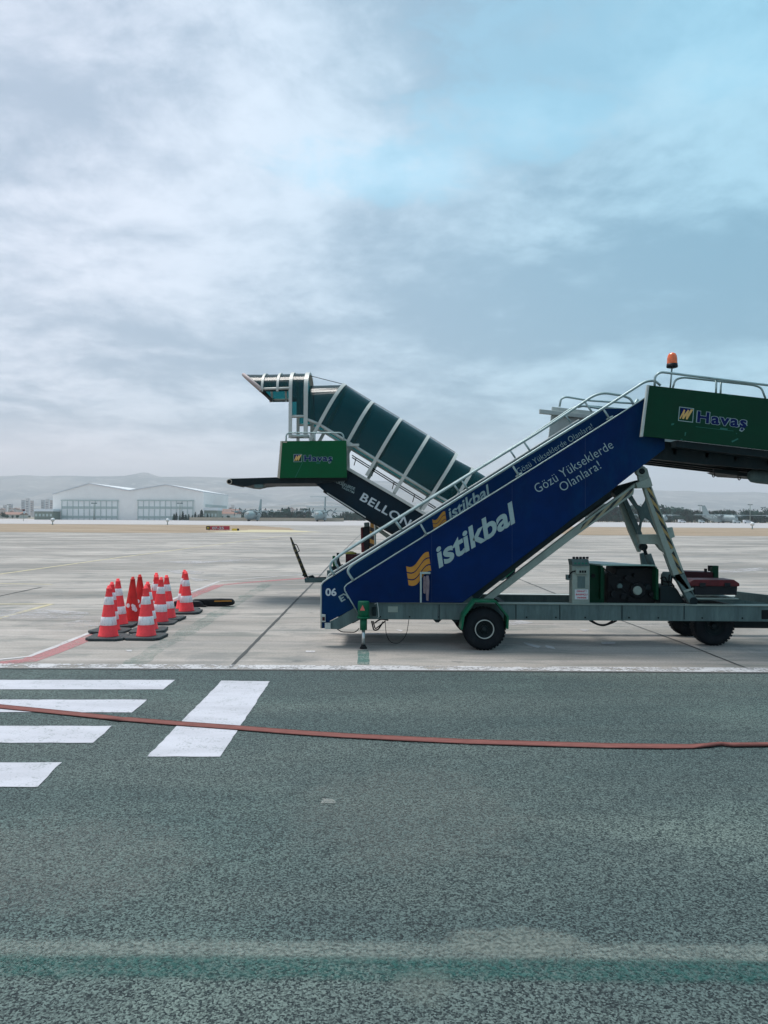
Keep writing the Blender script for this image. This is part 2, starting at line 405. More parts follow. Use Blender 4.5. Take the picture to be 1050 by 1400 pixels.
PKERB = paint('edge_paint', (.48, .48, .49), (.20, .2, .2), hi=.58, lo=.46, scale=9, keep=.4, alpha=True)
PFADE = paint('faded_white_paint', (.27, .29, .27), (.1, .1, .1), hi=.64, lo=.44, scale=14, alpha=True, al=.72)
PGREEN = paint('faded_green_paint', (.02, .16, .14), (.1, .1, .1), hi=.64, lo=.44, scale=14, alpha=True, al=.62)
PPINK = paint('faded_red_paint', (.52, .20, .21), (.2, .2, .2), hi=.66, lo=.46, scale=7, alpha=True, al=.62)
PYEL = paint('faded_yellow_paint', (.50, .44, .28), (.2, .2, .2), hi=.74, lo=.56, scale=8, alpha=True, al=.95)
PWHT = paint('faded_line_paint', (.56, .55, .56), (.2, .2, .2), hi=.66, lo=.52, scale=6, alpha=True, al=.85)
PPALE = paint('pale_patch', (.46, .45, .455), (.2, .2, .2), hi=.60, lo=.42, scale=2.2, keep=.3, alpha=True, al=.7)
PDARK = paint('joint_seal', (.045, .05, .05), (.1, .1, .1), hi=.75, lo=.6, scale=3, alpha=True, al=.95)
PTEAL = paint('teal_stain', (.03, .17, .14), (.1, .1, .1), hi=.62, lo=.40, scale=3, alpha=True, al=.26)

# ---------------------------------------------------------------- ground sheets
EDGE_Y = 10.57
def sheet(name, pts, m_, z=0.0, kind='structure'):
    mb = MB(); b = mb.add([(p[0], p[1], z) for p in pts]); mb.face(range(b, b + len(pts)))
    return struct(name, mb, m_, kind, recalc=False)
sheet('ground', [(-9000, -300), (9000, -300), (9000, 12000), (-9000, 12000)], PLAIN, -.03)
sheet('apron', [(-160, EDGE_Y), (240, EDGE_Y), (240, 300), (-300, 300)], CONC, 0.0)
sheet('road', [(-60, -12), (60, -12), (60, EDGE_Y - .03), (-60, EDGE_Y - .03)], ASPH, 0.0)
sheet('taxiway', [(-400, 205), (420, 205), (420, 530), (-400, 530)], TAXI, 0.006)
def gp(lst, z=0): return [(G(x, y).x, G(x, y).y) for x, y in lst]
def wob(pts, step, amp, seed=1):
    """irregular outline"""
    rnd = random.Random(seed); out = []
    for i, p in enumerate(pts):
        q = pts[(i + 1) % len(pts)]; L = math.hypot(q[0] - p[0], q[1] - p[1]); n = max(1, min(160, int(L / step)))
        for k in range(n):
            t_ = k / n; out.append((p[0] + (q[0] - p[0]) * t_ + rnd.uniform(-amp, amp), p[1] + (q[1] - p[1]) * t_ + rnd.uniform(-amp, amp)))
    return out
sheet('grass_verge', wob([(-150, 98), (-26, 99), (-14, 118), (-18, 150), (-34, 196), (-150, 200)], 3, .5, 3), GRASS, .004)
sheet('grass_verge', wob([(26, 100), (130, 100), (150, 196), (46, 204), (30, 150), (22, 116)], 3, .5, 4), GRASS, .004)
sheet('dirt_verge', wob([(-24, 104), (-9, 110), (-16, 128), (-22, 128)], 1.5, .5, 5), PYEL, .0045)

mb = MB(); mb.box((0, EDGE_Y + .135, .004 + .0), (80, .27, .004)); 
sheet('edge_line', [(-40, EDGE_Y + .03), (40, EDGE_Y + .03), (40, EDGE_Y + .34), (-40, EDGE_Y + .34)], PKERB, .006)
# dark joint between apron and road: narrow trough
sheet('road_joint', [(-60, EDGE_Y - .05), (60, EDGE_Y - .05), (60, EDGE_Y + .02), (-60, EDGE_Y + .02)], PDARK, .004)

def mark(name, pix, m_, z=.005, step=.12, amp=.006, seed=1):
    return sheet(name, wob(gp(pix), step, amp, seed), m_, z)
for i, (pts) in enumerate([
    [(-60, 930), (239, 930), (223, 943), (-60, 943)],
    [(-60, 957), (201, 957), (181, 974.5), (-60, 974)],
    [(-60, 993), (153, 993), (128, 1016), (-60, 1016)],
    [(-60, 1043), (84, 1043), (50, 1077), (-60, 1076)],
    [(303, 931), (369, 932), (301, 1035), (201, 1035)]]):
    mark('road_marking', pts, PZEB, seed=10 + i)

def line_mark(name, pix, wd, m_, z=.005, seed=1, step=.3, amp=.012):
    """band of constant width through picture points on the ground"""
    p = [G(x, y) for x, y in pix]; A = []; B = []
    dense = []
    for a, b in zip(p, p[1:]):
        n = max(1, min(60, int((b - a).length / step)))
        dense += [a + (b - a) * k / n for k in range(n)]
    dense.append(p[-1]); rnd = random.Random(seed)
    for i, q in enumerate(dense):
        t_ = (dense[min(i + 1, len(dense) - 1)] - dense[max(i - 1, 0)]).normalized(); nrm = Vector((-t_.y, t_.x, 0))
        A.append(q + nrm * (wd / 2 + rnd.uniform(-amp, amp))); B.append(q - nrm * (wd / 2 + rnd.uniform(-amp, amp)))
    mb = MB(); mb.strip([(q.x, q.y, z) for q in A], [(q.x, q.y, z) for q in B])
    return struct(name, mb, m_, recalc=False)
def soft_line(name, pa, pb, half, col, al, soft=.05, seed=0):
    """window reflection painted as a stripe along the road, with frayed, fading edges"""
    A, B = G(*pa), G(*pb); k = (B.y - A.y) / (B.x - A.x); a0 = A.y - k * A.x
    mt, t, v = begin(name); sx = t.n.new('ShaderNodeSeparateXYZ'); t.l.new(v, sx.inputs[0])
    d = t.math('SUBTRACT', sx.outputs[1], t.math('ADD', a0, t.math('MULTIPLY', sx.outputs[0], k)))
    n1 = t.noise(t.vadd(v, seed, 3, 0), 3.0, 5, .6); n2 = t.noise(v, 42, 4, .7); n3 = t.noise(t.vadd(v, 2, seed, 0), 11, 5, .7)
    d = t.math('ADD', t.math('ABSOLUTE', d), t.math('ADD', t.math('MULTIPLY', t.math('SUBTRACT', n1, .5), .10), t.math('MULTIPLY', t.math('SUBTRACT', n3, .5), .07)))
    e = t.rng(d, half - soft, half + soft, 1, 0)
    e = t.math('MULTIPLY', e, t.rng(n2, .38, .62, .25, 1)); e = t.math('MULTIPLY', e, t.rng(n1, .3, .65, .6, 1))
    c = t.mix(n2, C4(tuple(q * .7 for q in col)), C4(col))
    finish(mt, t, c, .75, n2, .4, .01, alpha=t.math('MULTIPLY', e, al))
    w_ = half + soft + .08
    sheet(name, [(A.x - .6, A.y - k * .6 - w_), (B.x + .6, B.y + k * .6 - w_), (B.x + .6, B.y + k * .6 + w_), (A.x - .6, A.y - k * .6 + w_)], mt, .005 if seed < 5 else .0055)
soft_line('reflection_line', (-40, 1297), (1090, 1305), .075, (.26, .31, .28), .62, .035, 3)  # pale band of a window reflection, painted onto the asphalt
soft_line('green_reflection_line', (-40, 1321), (1090, 1330), .085, (.010, .12, .105), .55, .03, 6)  # green band of the same window reflection, put in as colour
def soft_patch(name, c_pix, rx, ry, col, al, seed=0):
    c0 = G(*c_pix); mt, t, v = begin(name)
    q = t.vscale(t.vadd(v, -c0.x, -c0.y, 0), 1 / rx, 1 / ry, 0); ln = t.n.new('ShaderNodeVectorMath'); ln.operation = 'LENGTH'; t.l.new(q, ln.inputs[0])
    n1 = t.noise(t.vadd(v, seed, 0, 0), 4, 5, .6); n2 = t.noise(v, 42, 4, .7)
    d = t.math('ADD', ln.outputs['Value'], t.math('MULTIPLY', t.math('SUBTRACT', n1, .5), 1.1))
    e = t.math('MULTIPLY', t.rng(d, .55, 1.0, 1, 0), t.rng(n2, .35, .65, .2, 1))
    c = t.mix(n2, C4(tuple(q_ * .7 for q_ in col)), C4(col)); finish(mt, t, c, .75, n2, .4, .01, alpha=t.math('MULTIPLY', e, al))
    sheet(name, [(c0.x - rx * 1.4, c0.y - ry * 1.4), (c0.x + rx * 1.4, c0.y - ry * 1.4), (c0.x + rx * 1.4, c0.y + ry * 1.4), (c0.x - rx * 1.4, c0.y + ry * 1.4)], mt, .0065 + seed * .0004)
soft_patch('wear_reflection_patch', (702, 1288), .42, .16, (.24, .28, .25), .55, 1)  # pale bulge of the window reflection, painted on the road
soft_patch('wear_reflection_patch', (580, 1352), .17, .17, (.22, .27, .24), .35, 2)  # small pale spot of the window reflection, also painted on
soft_patch('wear_reflection_patch', (60, 1180), 1.1, .8, (.25, .27, .25), .22, 3)
soft_patch('wear_reflection_patch', (560, 1110), 1.0, 1.2, (.24, .26, .235), .2, 4)
if 0: mark('wear_reflection_patch', [(350, 1009), (520, 1012), (700, 1014), (700, 1016), (520, 1018), (360, 1014)], PFADE, .005, .08, .012, 7)
mark('wear_reflection_patch', [(442, 1093), (456, 1093), (458, 1099), (440, 1099)], PFADE, .005, .03, .01, 8)

PDARKF = paint('faint_joint', (.09, .095, .09), (.1, .1, .1), hi=.66, lo=.45, scale=3, alpha=True, al=.5)
for k_, yj in enumerate((15.4, 20.3, 25.2, 30.1, 40, 50, 60, 75)):
    line_mark('joint', [(-60, 708 + 2209 / yj - 3.4), (1110, 708 + 2209 / yj + 3.4)], .03 + yj * .0008, PDARKF, .0042, 50 + k_, step=1.5, amp=.006)
PK = [(-60, 909), (0, 907), (40, 903), (72, 891), (122, 871), (190, 842), (261, 815), (300, 800), (345, 796), (411, 791), (440, 789)]
line_mark('red_line', PK, .34, PPINK, .005, 8)
line_mark('white_line', [(x, y - 5.2) for x, y in PK], .10, PWHT, .006, 9)
line_mark('yellow_line', [(-40, 790), (0, 785), (165, 762), (330, 740), (420, 729)], .17, PYEL, .005, 10)
line_mark('yellow_line', [(-40, 798), (0, 798), (71, 799)], .15, PYEL, .005, 11)
line_mark('yellow_line', [(-40, 826), (0, 826), (71, 826), (0, 845), (-40, 856)], .15, PYEL, .005, 12)
line_mark('teal_stain', [(180, 909), (230, 878), (300, 838), (366, 798)], .34, PTEAL, .0045, 13, amp=.05)
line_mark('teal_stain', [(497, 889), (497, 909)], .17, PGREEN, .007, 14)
line_mark('joint', [(315, 913), (428.5, 797), (452, 771), (487, 736), (505, 720)], .055, PDARK, .0055, 15, amp=.006)
line_mark('joint', [(848, 848), (930, 878), (1006, 908), (1030, 917)], .035, PDARK, .0055, 16, amp=.006)
line_mark('joint', [(705, 790), (760, 812)], .05, PDARK, .0055, 17)
line_mark('joint', [(-20, 819), (0, 815), (56, 803)], .07, PDARK, .0055, 18, amp=.02)
for i, pts in enumerate([
    [(-20, 834), (60, 833), (125, 838), (110, 846), (40, 845), (-20, 846)], [(84, 853), (110, 848), (150, 850), (160, 856), (110, 860)],
    [(215, 778), (245, 779), (280, 782), (276, 785), (240, 784)], [(258, 790), (290, 793), (268, 795)],
    [(418, 890), (430, 890), (430, 892), (418, 892)], [(500, 866), (520, 866), (520, 868), (500, 868)], [(540, 861), (552, 862), (548, 864)],
    [(714, 878), (724, 880), (740, 884), (735, 886), (722, 883)], [(745, 882), (757, 885), (760, 888), (748, 886)],
    [(822, 878), (842, 878), (841, 881), (824, 881)], [(790, 860), (806, 861), (800, 864)], [(172, 889), (180, 889), (180, 891), (173, 891)],
    [(640, 848), (700, 846), (730, 852), (690, 856)], [(950, 782), (1040, 776), (1050, 779), (980, 785)], [(225, 768), (350, 764), (352, 766), (260, 771)]]):
    mark('pale_patch', pts, PPALE if i not in (4, 5, 6, 7, 8, 9, 11) else PWHT, .0062, .06, .012 if i > 3 else .03, 30 + i)

# ---------------------------------------------------------------- lettering
TXT_CACHE = {}
def text_geo(body, bold=0.0, shear=0.0, spacing=1.0):
    k = (body, bold, shear, spacing)
    if k in TXT_CACHE: return TXT_CACHE[k]
    cu = bpy.data.curves.new('lettering', 'FONT'); cu.body = body; cu.size = 1; cu.offset = bold; cu.shear = shear
    cu.space_character = spacing; cu.resolution_u = 4
    o = bpy.data.objects.new('lettering_tmp', cu); COL.objects.link(o)
    bpy.context.view_layer.update()
    me = bpy.data.meshes.new_from_object(o.evaluated_get(bpy.context.evaluated_depsgraph_get()))
    vs = [v.co.copy() for v in me.vertices]; fs = [tuple(p.vertices) for p in me.polygons]
    bpy.data.objects.remove(o); bpy.data.meshes.remove(me)
    TXT_CACHE[k] = (vs, fs); return vs, fs
CAPH = .73
def lettering(body, O, A, B, Y, m_, parent, name='lettering', bold=0.0, spacing=1.0, rows=None):
    """O: picture point of the baseline start, A: vector of the whole baseline, B: vector of one capital height"""
    vs, fs = text_geo(body, bold, 0, spacing)
    x0 = min(v.x for v in vs); x1 = max(v.x for v in vs)
    mb = MB(); off = mb.add([P(O[0] + A[0] * (v.x - x0) / (x1 - x0) + B[0] * v.y / CAPH, O[1] + A[1] * (v.x - x0) / (x1 - x0) + B[1] * v.y / CAPH, Y) for v in vs])
    for f in fs: mb.face([off + i for i in f])
    return obj(name, mb, m_, parent, recalc=False)

def wave_emblem(x0, y0, x1, y1, hgt, Y, parent, gap=1.7, n=3):
    """three wavy stripes, drawn between the left end (x0,y0) and right end (x1,y1)"""
    mb = MB(); bh = hgt / n
    for k in range(n):
        top = []; bot = []
        for i in range(15):
            u = i / 14; x = x0 + (x1 - x0) * u; wv = .16 * hgt * math.sin((u - .05) * 2 * math.pi * .95)
            y = y0 + (y1 - y0) * u + wv
            xs = k * bh * .13
            top.append((x + xs, y + k * bh)); bot.append((x + xs + bh * .12, y + (k + 1) * bh - gap))
        mb.strip([P(a, b, Y) for a, b in top], [P(a, b, Y) for a, b in bot])
    return obj('emblem', mb, GOLD, parent, recalc=False)

def havas_sign(O, ex, ey, Y, parent):
    """company sign: O = top left of the emblem, ex/ey = picture vectors (emblem size = 1)"""
    def q(u, v): return P(O[0] + ex[0] * u + ey[0] * v, O[1] + ex[1] * u + ey[1] * v, Y)
    mb = MB(); b = mb.add([q(-.06, -.06), q(1.06, -.06), q(1.06, 1.06), q(-.06, 1.06)]); mb.face(range(b, b + 4)); 
    e = obj('emblem', mb, SILVD, parent, recalc=False)
    def sub(pts, m_, dy):
        mb = MB(); b = mb.add([q(u, v) + Vector((0, -dy, 0)) for u, v in pts]); mb.face(range(b, b + len(pts)))
        return obj('emblem_field', mb, m_, e, recalc=False)
    sub([(0, 0), (1, 0), (1, 1), (0, 1)], GREEN, .002)
    sub([(.05, 0), (.92, 0), (.1, .85)], LOGOB, .004)
    mb = MB()
    for u in (.0, .28, .56):
        pass
    zig = [(.02, .86), (.30, .12), (.40, .18), (.34, .55), (.60, .10), (.70, .16), (.60, .50), (.80, .06), (1.0, .04), (.62, .86), (.50, .88), (.52, .55), (.34, .88), (.22, .86), (.26, .52), (.10, .90)]
    b = mb.add([q(u, v) + Vector((0, -.006, 0)) for u, v in zig]); mb.face(range(b, b + len(zig)))
    obj('emblem_field', mb, mat('emblem_gold', (.62, .40, .14), .5, spec=.2), e, recalc=False)
    W = 3.85
    o = (O[0] + ex[0] * 1.28 + ey[0] * .95, O[1] + ex[1] * 1.28 + ey[1] * .95)
    A = (ex[0] * W, ex[1] * W); B = (-ey[0] * .86, -ey[1] * .86)
    lettering('Havas', o, A, B, Y, SILVD, parent, 'lettering', bold=.062, spacing=1.12)
    def ced(k, dy, m2):
        cx_ = o[0] + A[0] * .905; cy_ = o[1] + A[1] * .905; mb = MB()
        pts = [(cx_ - B[0] * (.06) + ex[0] * u * k + ey[0] * (.14 + v_ * k), cy_ + ex[1] * u * k + ey[1] * (.14 + v_ * k)) for u, v_ in ((0, -.12), (.15, 0), (0, .17), (-.16, .12), (-.12, -.02))]
        b = mb.add([P(x_, y_, Y - dy) for x_, y_ in pts]); mb.face(range(b, b + 5)); obj('cedilla', mb, m2, parent, recalc=False)
    ced(1.35, 0, SILVD); ced(.8, .004, LOGOB)
    o2 = (o[0] + ex[0] * .07, o[1] + ex[1] * .07); 
    lettering('Havas', o2, (A[0] * .965, A[1] * .965), B, Y - .004, LOGOB, parent, 'lettering', bold=.032, spacing=1.155)

# ================================================================ blue passenger stairs
S1 = thing('passenger_stairs', 'blue and green mobile passenger stairs with white lettering and orange wave emblem, nearest', 'passenger stairs', (G(662, 889).x, 12.3, 0))
NY, IY, GY, FY = 12.50, 12.62, 12.30, 14.15
outer_poly = [(470.5, 806), (471, 802.5), (474, 799.5), (483, 794), (540, 758.3), (620, 708.6), (760, 621.3), (840, 571), (881, 545), (887, 541), (909, 541), (909, 613.5), (891, 627.5), (870, 643.5), (835, 671), (780, 711), (748, 736), (702, 771), (632, 824), (497, 824), (488, 836)]
mb = MB(); mb.pp(outer_poly, NY, NY + .035); panel = obj('side_panel', mb, BLUE, S1, bevel=.004)
# light trim round the panel's upper edge
trim = [(489, 837), (480, 822), (471.5, 807.5), (471, 803), (474, 799.3), (483, 793.6), (540, 758), (620, 708.2), (760, 621), (840, 570.7), (885, 542)]
mb = MB(); mb.tube([P(x, y, NY - .004) for x, y in trim], .011, 6); obj('edge_trim', mb, RAILM, S1)
inner_poly = [(439, 859), (439, 800), (442, 795.5), (449, 790.5), (597, 700), (760, 598.5), (822, 560.5), (828, 558.5), (862, 558.5), (880, 570), (880, 600), (640, 760), (520, 815), (489, 829), (451, 849), (451, 859)]
mb = MB(); mb.pp(inner_poly, IY, IY + .03); inner = obj('side_panel', mb, BLUE2, S1, bevel=.003, label='blue lower side panel numbered 06')
trim = [(439, 859), (439, 800), (442, 795.5), (449, 790.7), (597, 699.6), (760, 598.2), (822, 560)]
mb = MB(); mb.tube([P(x, y, IY - .004) for x, y in trim], .013, 6); obj('edge_trim', mb, WHITEM, S1)
# far side panels
mb = MB(); mb.poly_prism([Vector((P(x, y, IY).x, FY - .1, P(x, y, IY).z)) for x, y in inner_poly], (0, .03, 0)); obj('side_panel', mb, BLUEB, S1, label='far side panel')
mb = MB(); mb.poly_prism([Vector((P(x, y, NY).x, FY, P(x, y, NY).z)) for x, y in outer_poly], (0, .035, 0)); obj('side_panel', mb, BLUEB, S1, label='far side panel')
mb = MB(); mb.tube([Vector((P(x, y, IY).x, FY - .1, P(x, y, IY).z + .01)) for x, y in trim], .02, 6); obj('edge_trim', mb, WHITEM, S1)
# stair flight, one stepped solid between the panels
a = P(462, 846, IY); b = P(885, 600, IY); n = 19; prof = []
for i in range(n):
    x0 = a.x + (b.x - a.x) * i / n; x1 = a.x + (b.x - a.x) * (i + 1) / n; z1 = a.z + (b.z - a.z) * (i + 1) / n
    prof += [(x0, z1), (x1, z1)]
prof += [(b.x, b.z - .35), (a.x + .25, a.z - .08), (a.x, a.z - .08)]
mb = MB(); mb.poly_prism([(x, IY + .05, z) for x, z in prof], (0, FY - .12 - IY - .05, 0)); obj('steps', mb, STEPM, S1)
# lower stringer at the foot of the stairs
mb = MB(); mb.pp([(451, 850), (464, 843.5), (484, 831.5), (489, 829), (493, 846), (465, 860.3), (451, 860)], IY - .02, IY + .05); obj('stringer', mb, GREYM, S1, bevel=.004)
mb = MB(); mb.pp([(444, 851.8), (452, 851.8), (452, 860.3), (444, 860.3)], IY - .08, IY - .025); obj('corner_block', mb, WHITEM, S1, bevel=.006)
mb = MB(); mb.prect(439.4, 840, 445, 850.5, IY - .05, IY - .004); lb = obj('marker_light', mb, WHITEM, S1, bevel=.004)
mb = MB(); mb.prect(440.6, 843.5, 444, 848.5, IY - .06, IY - .048); obj('lens', mb, REDD, lb)
# stringer under the main panel
mb = MB(); mb.pp([(645, 814), (702, 771), (748, 736), (780, 711), (835, 671), (836, 676), (790, 710), (748, 742), (705, 777), (660, 812), (650, 822)], NY + .04, NY + .2); obj('stringer', mb, DARKM, S1)
mb = MB(); mb.pp([(632, 824), (646, 813), (664, 808), (650, 824)], NY + .05, NY + .3); obj('stringer', mb, GREYM, S1)
# --- lettering on the panels
lettering('istikbal', (600, 776.2), (104, -62.5), (-4.4, -29.4), NY - .003, SILV, panel, bold=.030)
wave_emblem(555.2, 775.5, 586, 757, 27.5, NY - .003, panel)
lettering('Gözü Yükseklerde', (735, 674.5), (104.5, -62.8), (-6.8, -11.4), NY - .003, SILVD, panel, bold=-.006, spacing=1.05)
lettering('Olanlara!', (769, 672.5), (53.5, -32.6), (-6.6, -11.2), NY - .003, SILVD, panel, bold=-.006, spacing=1.05)
lettering('istikbal', (615, 710.5), (54, -33.5), (-2.2, -16), IY - .003, SILVD, inner, bold=.02)
wave_emblem(591, 711, 608.5, 700.5, 17, IY - .003, inner, gap=.9)
lettering('Gözü Yükseklerde Olanlara!', (709, 648.5), (102.5, -63.3), (-4.3, -7.2), IY - .003, SILVD, inner, bold=-.006, spacing=1.05)
lettering('06', (445, 814.3), (15, 0), (0, -10.3), IY - .003, WLET, inner, bold=.028)
lettering('EY', (466.6, 823), (14, -8.2), (-4.4, -7.6), IY - .003, SILVD, inner, bold=.03)
# --- handrails
def rail(pix, Y, r=.019, rad=.12, parent=S1, m_=RAILM, name='handrail'):
    mb = MB(); mb.tube(arc_path([P(x, y, Y) for x, y in pix], rad), r, 8); return obj(name, mb, m_, parent)
def railw(pix, Y, Yw, r=.019, rad=.12, parent=S1, m_=RAILM, name='handrail'):
    """same rail on the other side: outline from plane Y, placed at Yw"""
    pts = [Vector((P(x, y, Y).x, Yw, P(x, y, Y).z)) for x, y in pix]
    mb = MB(); mb.tube(arc_path(pts, rad), r, 8); return obj(name, mb, m_, parent)
r2 = [(483, 793.5), (474.5, 781), (480, 773), (520, 748), (700, 635.5), (822, 560), (882, 521.5), (895, 520), (903, 527)]
rail(r2, NY - .03, .021, .2)
for x, y0, y1, dxx in [(575, 716.5, 731, 8), (701, 637, 650, 8), (825, 559.5, 572, 8)]:
    mb = MB(); mb.tube([P(x, y0, NY - .03), P(x + dxx, y1, NY - .03)], .017, 8); obj('rail_post', mb, RAILM, S1)
    mb = MB(); mb.tube([P(x + dxx - 4, y1 + 1.8, NY - .02), P(x + dxx + 5, y1 - 3, NY - .02)], .013, 6); obj('rail_foot', mb, RAILM, S1)
r1 = [(457, 786), (450.5, 777), (453, 768), (468, 757), (498, 738), (640, 650), (742, 587.5), (812, 540.5), (826, 537), (852, 541), (862, 545), (866, 553)]
rail(r1, IY - .02, .021, .25)
r1f = [(x, y) for x, y in r1]
railw(r1f, IY, FY - .09, .021, .25)
for x, y in [(541, 712), (631, 656.5), (716, 603.8), (800, 550)]:
    mb = MB(); mb.tube([P(x, y, IY - .02), P(x + 9, y + 13, IY - .02)], .017, 8); obj('rail_post', mb, RAILM, S1)
    q = [Vector((P(a_, b_, IY).x, FY - .09, P(a_, b_, IY).z)) for a_, b_ in ((x, y), (x + 9, y + 13))]
    mb = MB(); mb.tube(q, .017, 8); obj('rail_post', mb, RAILM, S1)
# --- chassis
ex = 1115
mb = MB(); mb.pp([(488, 824.2), (ex, 829.6), (ex, 850.2), (488, 846.6)], NY + .0 + .06, NY + .17); 
bm_ = obj('chassis_beam', mb, GREYM, S1, bevel=.006)
mb = MB(); mb.pp([(488, 823.2), (ex, 828.6), (ex, 829.6), (488, 824.2)], NY + .04, NY + .26); obj('chassis_flange', mb, GREYL, S1)
bb = [P(x, y, NY + .06) for x, y in ((488, 824.2), (ex, 829.6), (ex, 850.2), (488, 846.6))]
mb = MB(); mb.poly_prism([(p.x, FY - .1, p.z) for p in bb], (0, .12, 0)); obj('chassis_beam', mb, GREYM, S1)
mb = MB(); mb.poly_prism([(bb[0].x, FY - .13, bb[0].z + .001), (bb[1].x, FY - .13, bb[1].z + .001), (bb[1].x, FY - .13, bb[1].z + .016), (bb[0].x, FY - .13, bb[0].z + .016)], (0, .17, 0)); obj('chassis_flange', mb, WHITEM, S1)
for x in (560, 690, 830, 1000):
    p = P(x, 838, 12.7); mb = MB(); mb.box((p.x, 13.4, .62), (.08, 1.3, .16)); obj('cross_beam', mb, DARKM, S1)
mb = MB(); mb.prect(1041.5, 834, 1056, 846.5, NY + .052, NY + .062); obj('fork_pocket', mb, BLACK, S1)
mb = MB(); mb.pp([(1004, 849.6), (ex, 850.4), (ex, 859.5), (1004, 858.6)], 12.95, 13.1); obj('draw_beam', mb, DARKM, S1)
mb = MB(); mb.pp([(530.5, 829), (544, 829), (544, 837), (530.5, 837)], NY + .052, NY + .0605); obj('name_plate', mb, GREYL, S1)
for k_, x_ in enumerate((520, 560, 600, 720, 760, 800, 860, 900, 960, 1015)):
    mb = MB(); mb.lathe([(.012, -.012), (.016, 0)], P(x_, 843 + (x_ - 500) * .004, NY + .06), (0, 1, 0), 6); obj('bolt', mb, DARKM, bm_)
for x_ in (600, 705, 765, 850, 935):
    mb = MB(); mb.pp([(x_, 826.2), (x_ + 1.0, 826.2), (x_ + 1.0, 847), (x_, 847)], NY + .052, NY + .0605); obj('weld_seam', mb, DARKM, bm_)
# sheet seams and rivets of the big side panel
def on_edge(x_): return 794 - (x_ - 483) * .6246 - (0 if x_ < 540 else .2)
for x_ in (590, 700, 800):
    yt = on_edge(x_) + 1.5; yb = 823 if x_ < 632 else 823 - (x_ - 632) * .757 - .5
    mb = MB(); mb.pp([(x_, yt), (x_ + .35, yt), (x_ + .35, yb), (x_, yb)], NY - .0015, NY - .0002); obj('panel_seam', mb, BLUEB, panel)
for x_ in range(500, 880, 20):
    mb = MB(); mb.lathe([(.002, -.004), (.006, -.002), (.008, 0)], P(x_, on_edge(x_) + 3.2, NY), (0, 1, 0), 8); obj('rivet', mb, BLUE2, panel)
# --- jack
jx, jY = P(497, 850, 12.34).x, 12.34
jz = lambda y: P(497, y, jY).z
mb = MB(); mb.lathe([(.092, jz(844)), (.092, jz(823)), (.085, jz(821.8))], (jx, jY, 0), (0, 0, 1), 24)
mb.lathe([(.105, jz(845)), (.105, jz(842.5))], (jx, jY, 0), (0, 0, 1), 24); mb.lathe([(.058, jz(861)), (.058, jz(844))], (jx, jY, 0), (0, 0, 1), 20)
jk = obj('jack', mb, GREENV, S1)
mb = MB(); mb.lathe([(.027, jz(884)), (.027, jz(861))], (jx, jY, 0), (0, 0, 1), 14); obj('jack_rod', mb, CHROME, jk)
mb = MB(); mb.lathe([(.058, 0.001), (.058, .02), (.04, .045), (.03, .07)], (jx, jY, 0), (0, 0, 1), 18); obj('jack_foot', mb, BLACK, jk)
mb = MB(); mb.box((jx, jY + .12, .62), (.12, .2, .2)); obj('jack_bracket', mb, DARKM, jk)
mb = MB(); b = mb.add([P(492, 834.6, jY - .0975), P(499, 834.8, jY - .0975), P(495.8, 827.2, jY - .0975)]); mb.face([b, b + 1, b + 2]); obj('warning_triangle', mb, mat('pale_red', (.55, .12, .10), .5), jk, recalc=False)
# --- cables and hoses
def hose(pix, Y, r=.008, m_=BLACK, parent=S1, name='hose', dY=None):
    pts = [P(x, y, Y + (dY[i] if dY else 0)) for i, (x, y) in enumerate(pix)]
    mb = MB(); mb.tube(arc_path(pts, .15, 6), r, 6); obj(name, mb, m_, parent)
hose([(461, 860), (467, 864), (486, 864.5), (491, 859)], IY)
hose([(508, 849), (511, 862), (517, 861), (524, 850)], 12.6, .012)
hose([(510, 849), (513, 860), (517, 857), (527, 849)], 12.7, .01)
hose([(512, 852), (520, 846), (531, 848)], 12.65, .012)
hose([(526.5, 848), (528, 868), (534, 879), (546, 880), (556, 868), (559, 847)], 12.62, .005)
hose([(806, 848), (815, 853), (824, 855.5), (833, 853), (843, 848.5)], 12.6, .016)
hose([(808, 848), (818, 854), (828, 854.5), (838, 848.5)], 12.75, .013)
mb = MB(); mb.prect(509, 830, 514.5, 842, 12.50, 12.55); obj('valve_block', mb, DARKM, S1, bevel=.006)
mb = MB(); mb.tube([P(512, 826, 12.5), P(516, 824, 12.5), P(517, 832, 12.5), P(518, 843, 12.5), P(516.5, 845, 12.5)], .008, 6); obj('hook', mb, WHITEM, S1)
for x in (597, 622):
    mb = MB(); mb.pp([(x - 5, 847), (x + 7, 847), (x + 3, 851), (x - 1, 851)], 12.58, 12.68); obj('bracket', mb, DARKM, S1)
# bracket on the deck edge with hanging work gloves
mb = MB(); mb.prect(574.2, 782, 576.6, 824, NY - .06, NY - .03); mb.prect(576.6, 782, 588.5, 784.8, NY - .06, NY - .03); hb = obj('hook_bracket', mb, RAILM, S1, bevel=.003)
GLV = mat('old_leather', (.16, .13, .15), .8, var=.4, scale=14, bump=.5)
for i, (cx, w_, y0, y1) in enumerate([(580.5, 3.0, 788, 812), (584.5, 3.4, 787, 822)]):
    mb = MB(); prof = [(cx - w_ * .5, y0), (cx + w_ * .5, y0), (cx + w_ * .8, y0 + 8), (cx + w_ * .7, y0 + 18), (cx + w_ * .4, y1), (cx - w_ * .5, y1 - 1), (cx - w_ * .7, y0 + 14)]
    mb.pp(prof, NY - .075 - .012 * i, NY - .05 - .012 * i); g = obj('work_glove', mb, GLV, None, loc=(P(cx, y0, NY).x, NY, 1), bevel=.008)
    tag(g, ['short brown work glove hanging from the bracket on the blue panel', 'long brown work glove hanging beside the shorter one below the orange emblem'][i], 'glove', 'gloves hanging on the blue stairs')
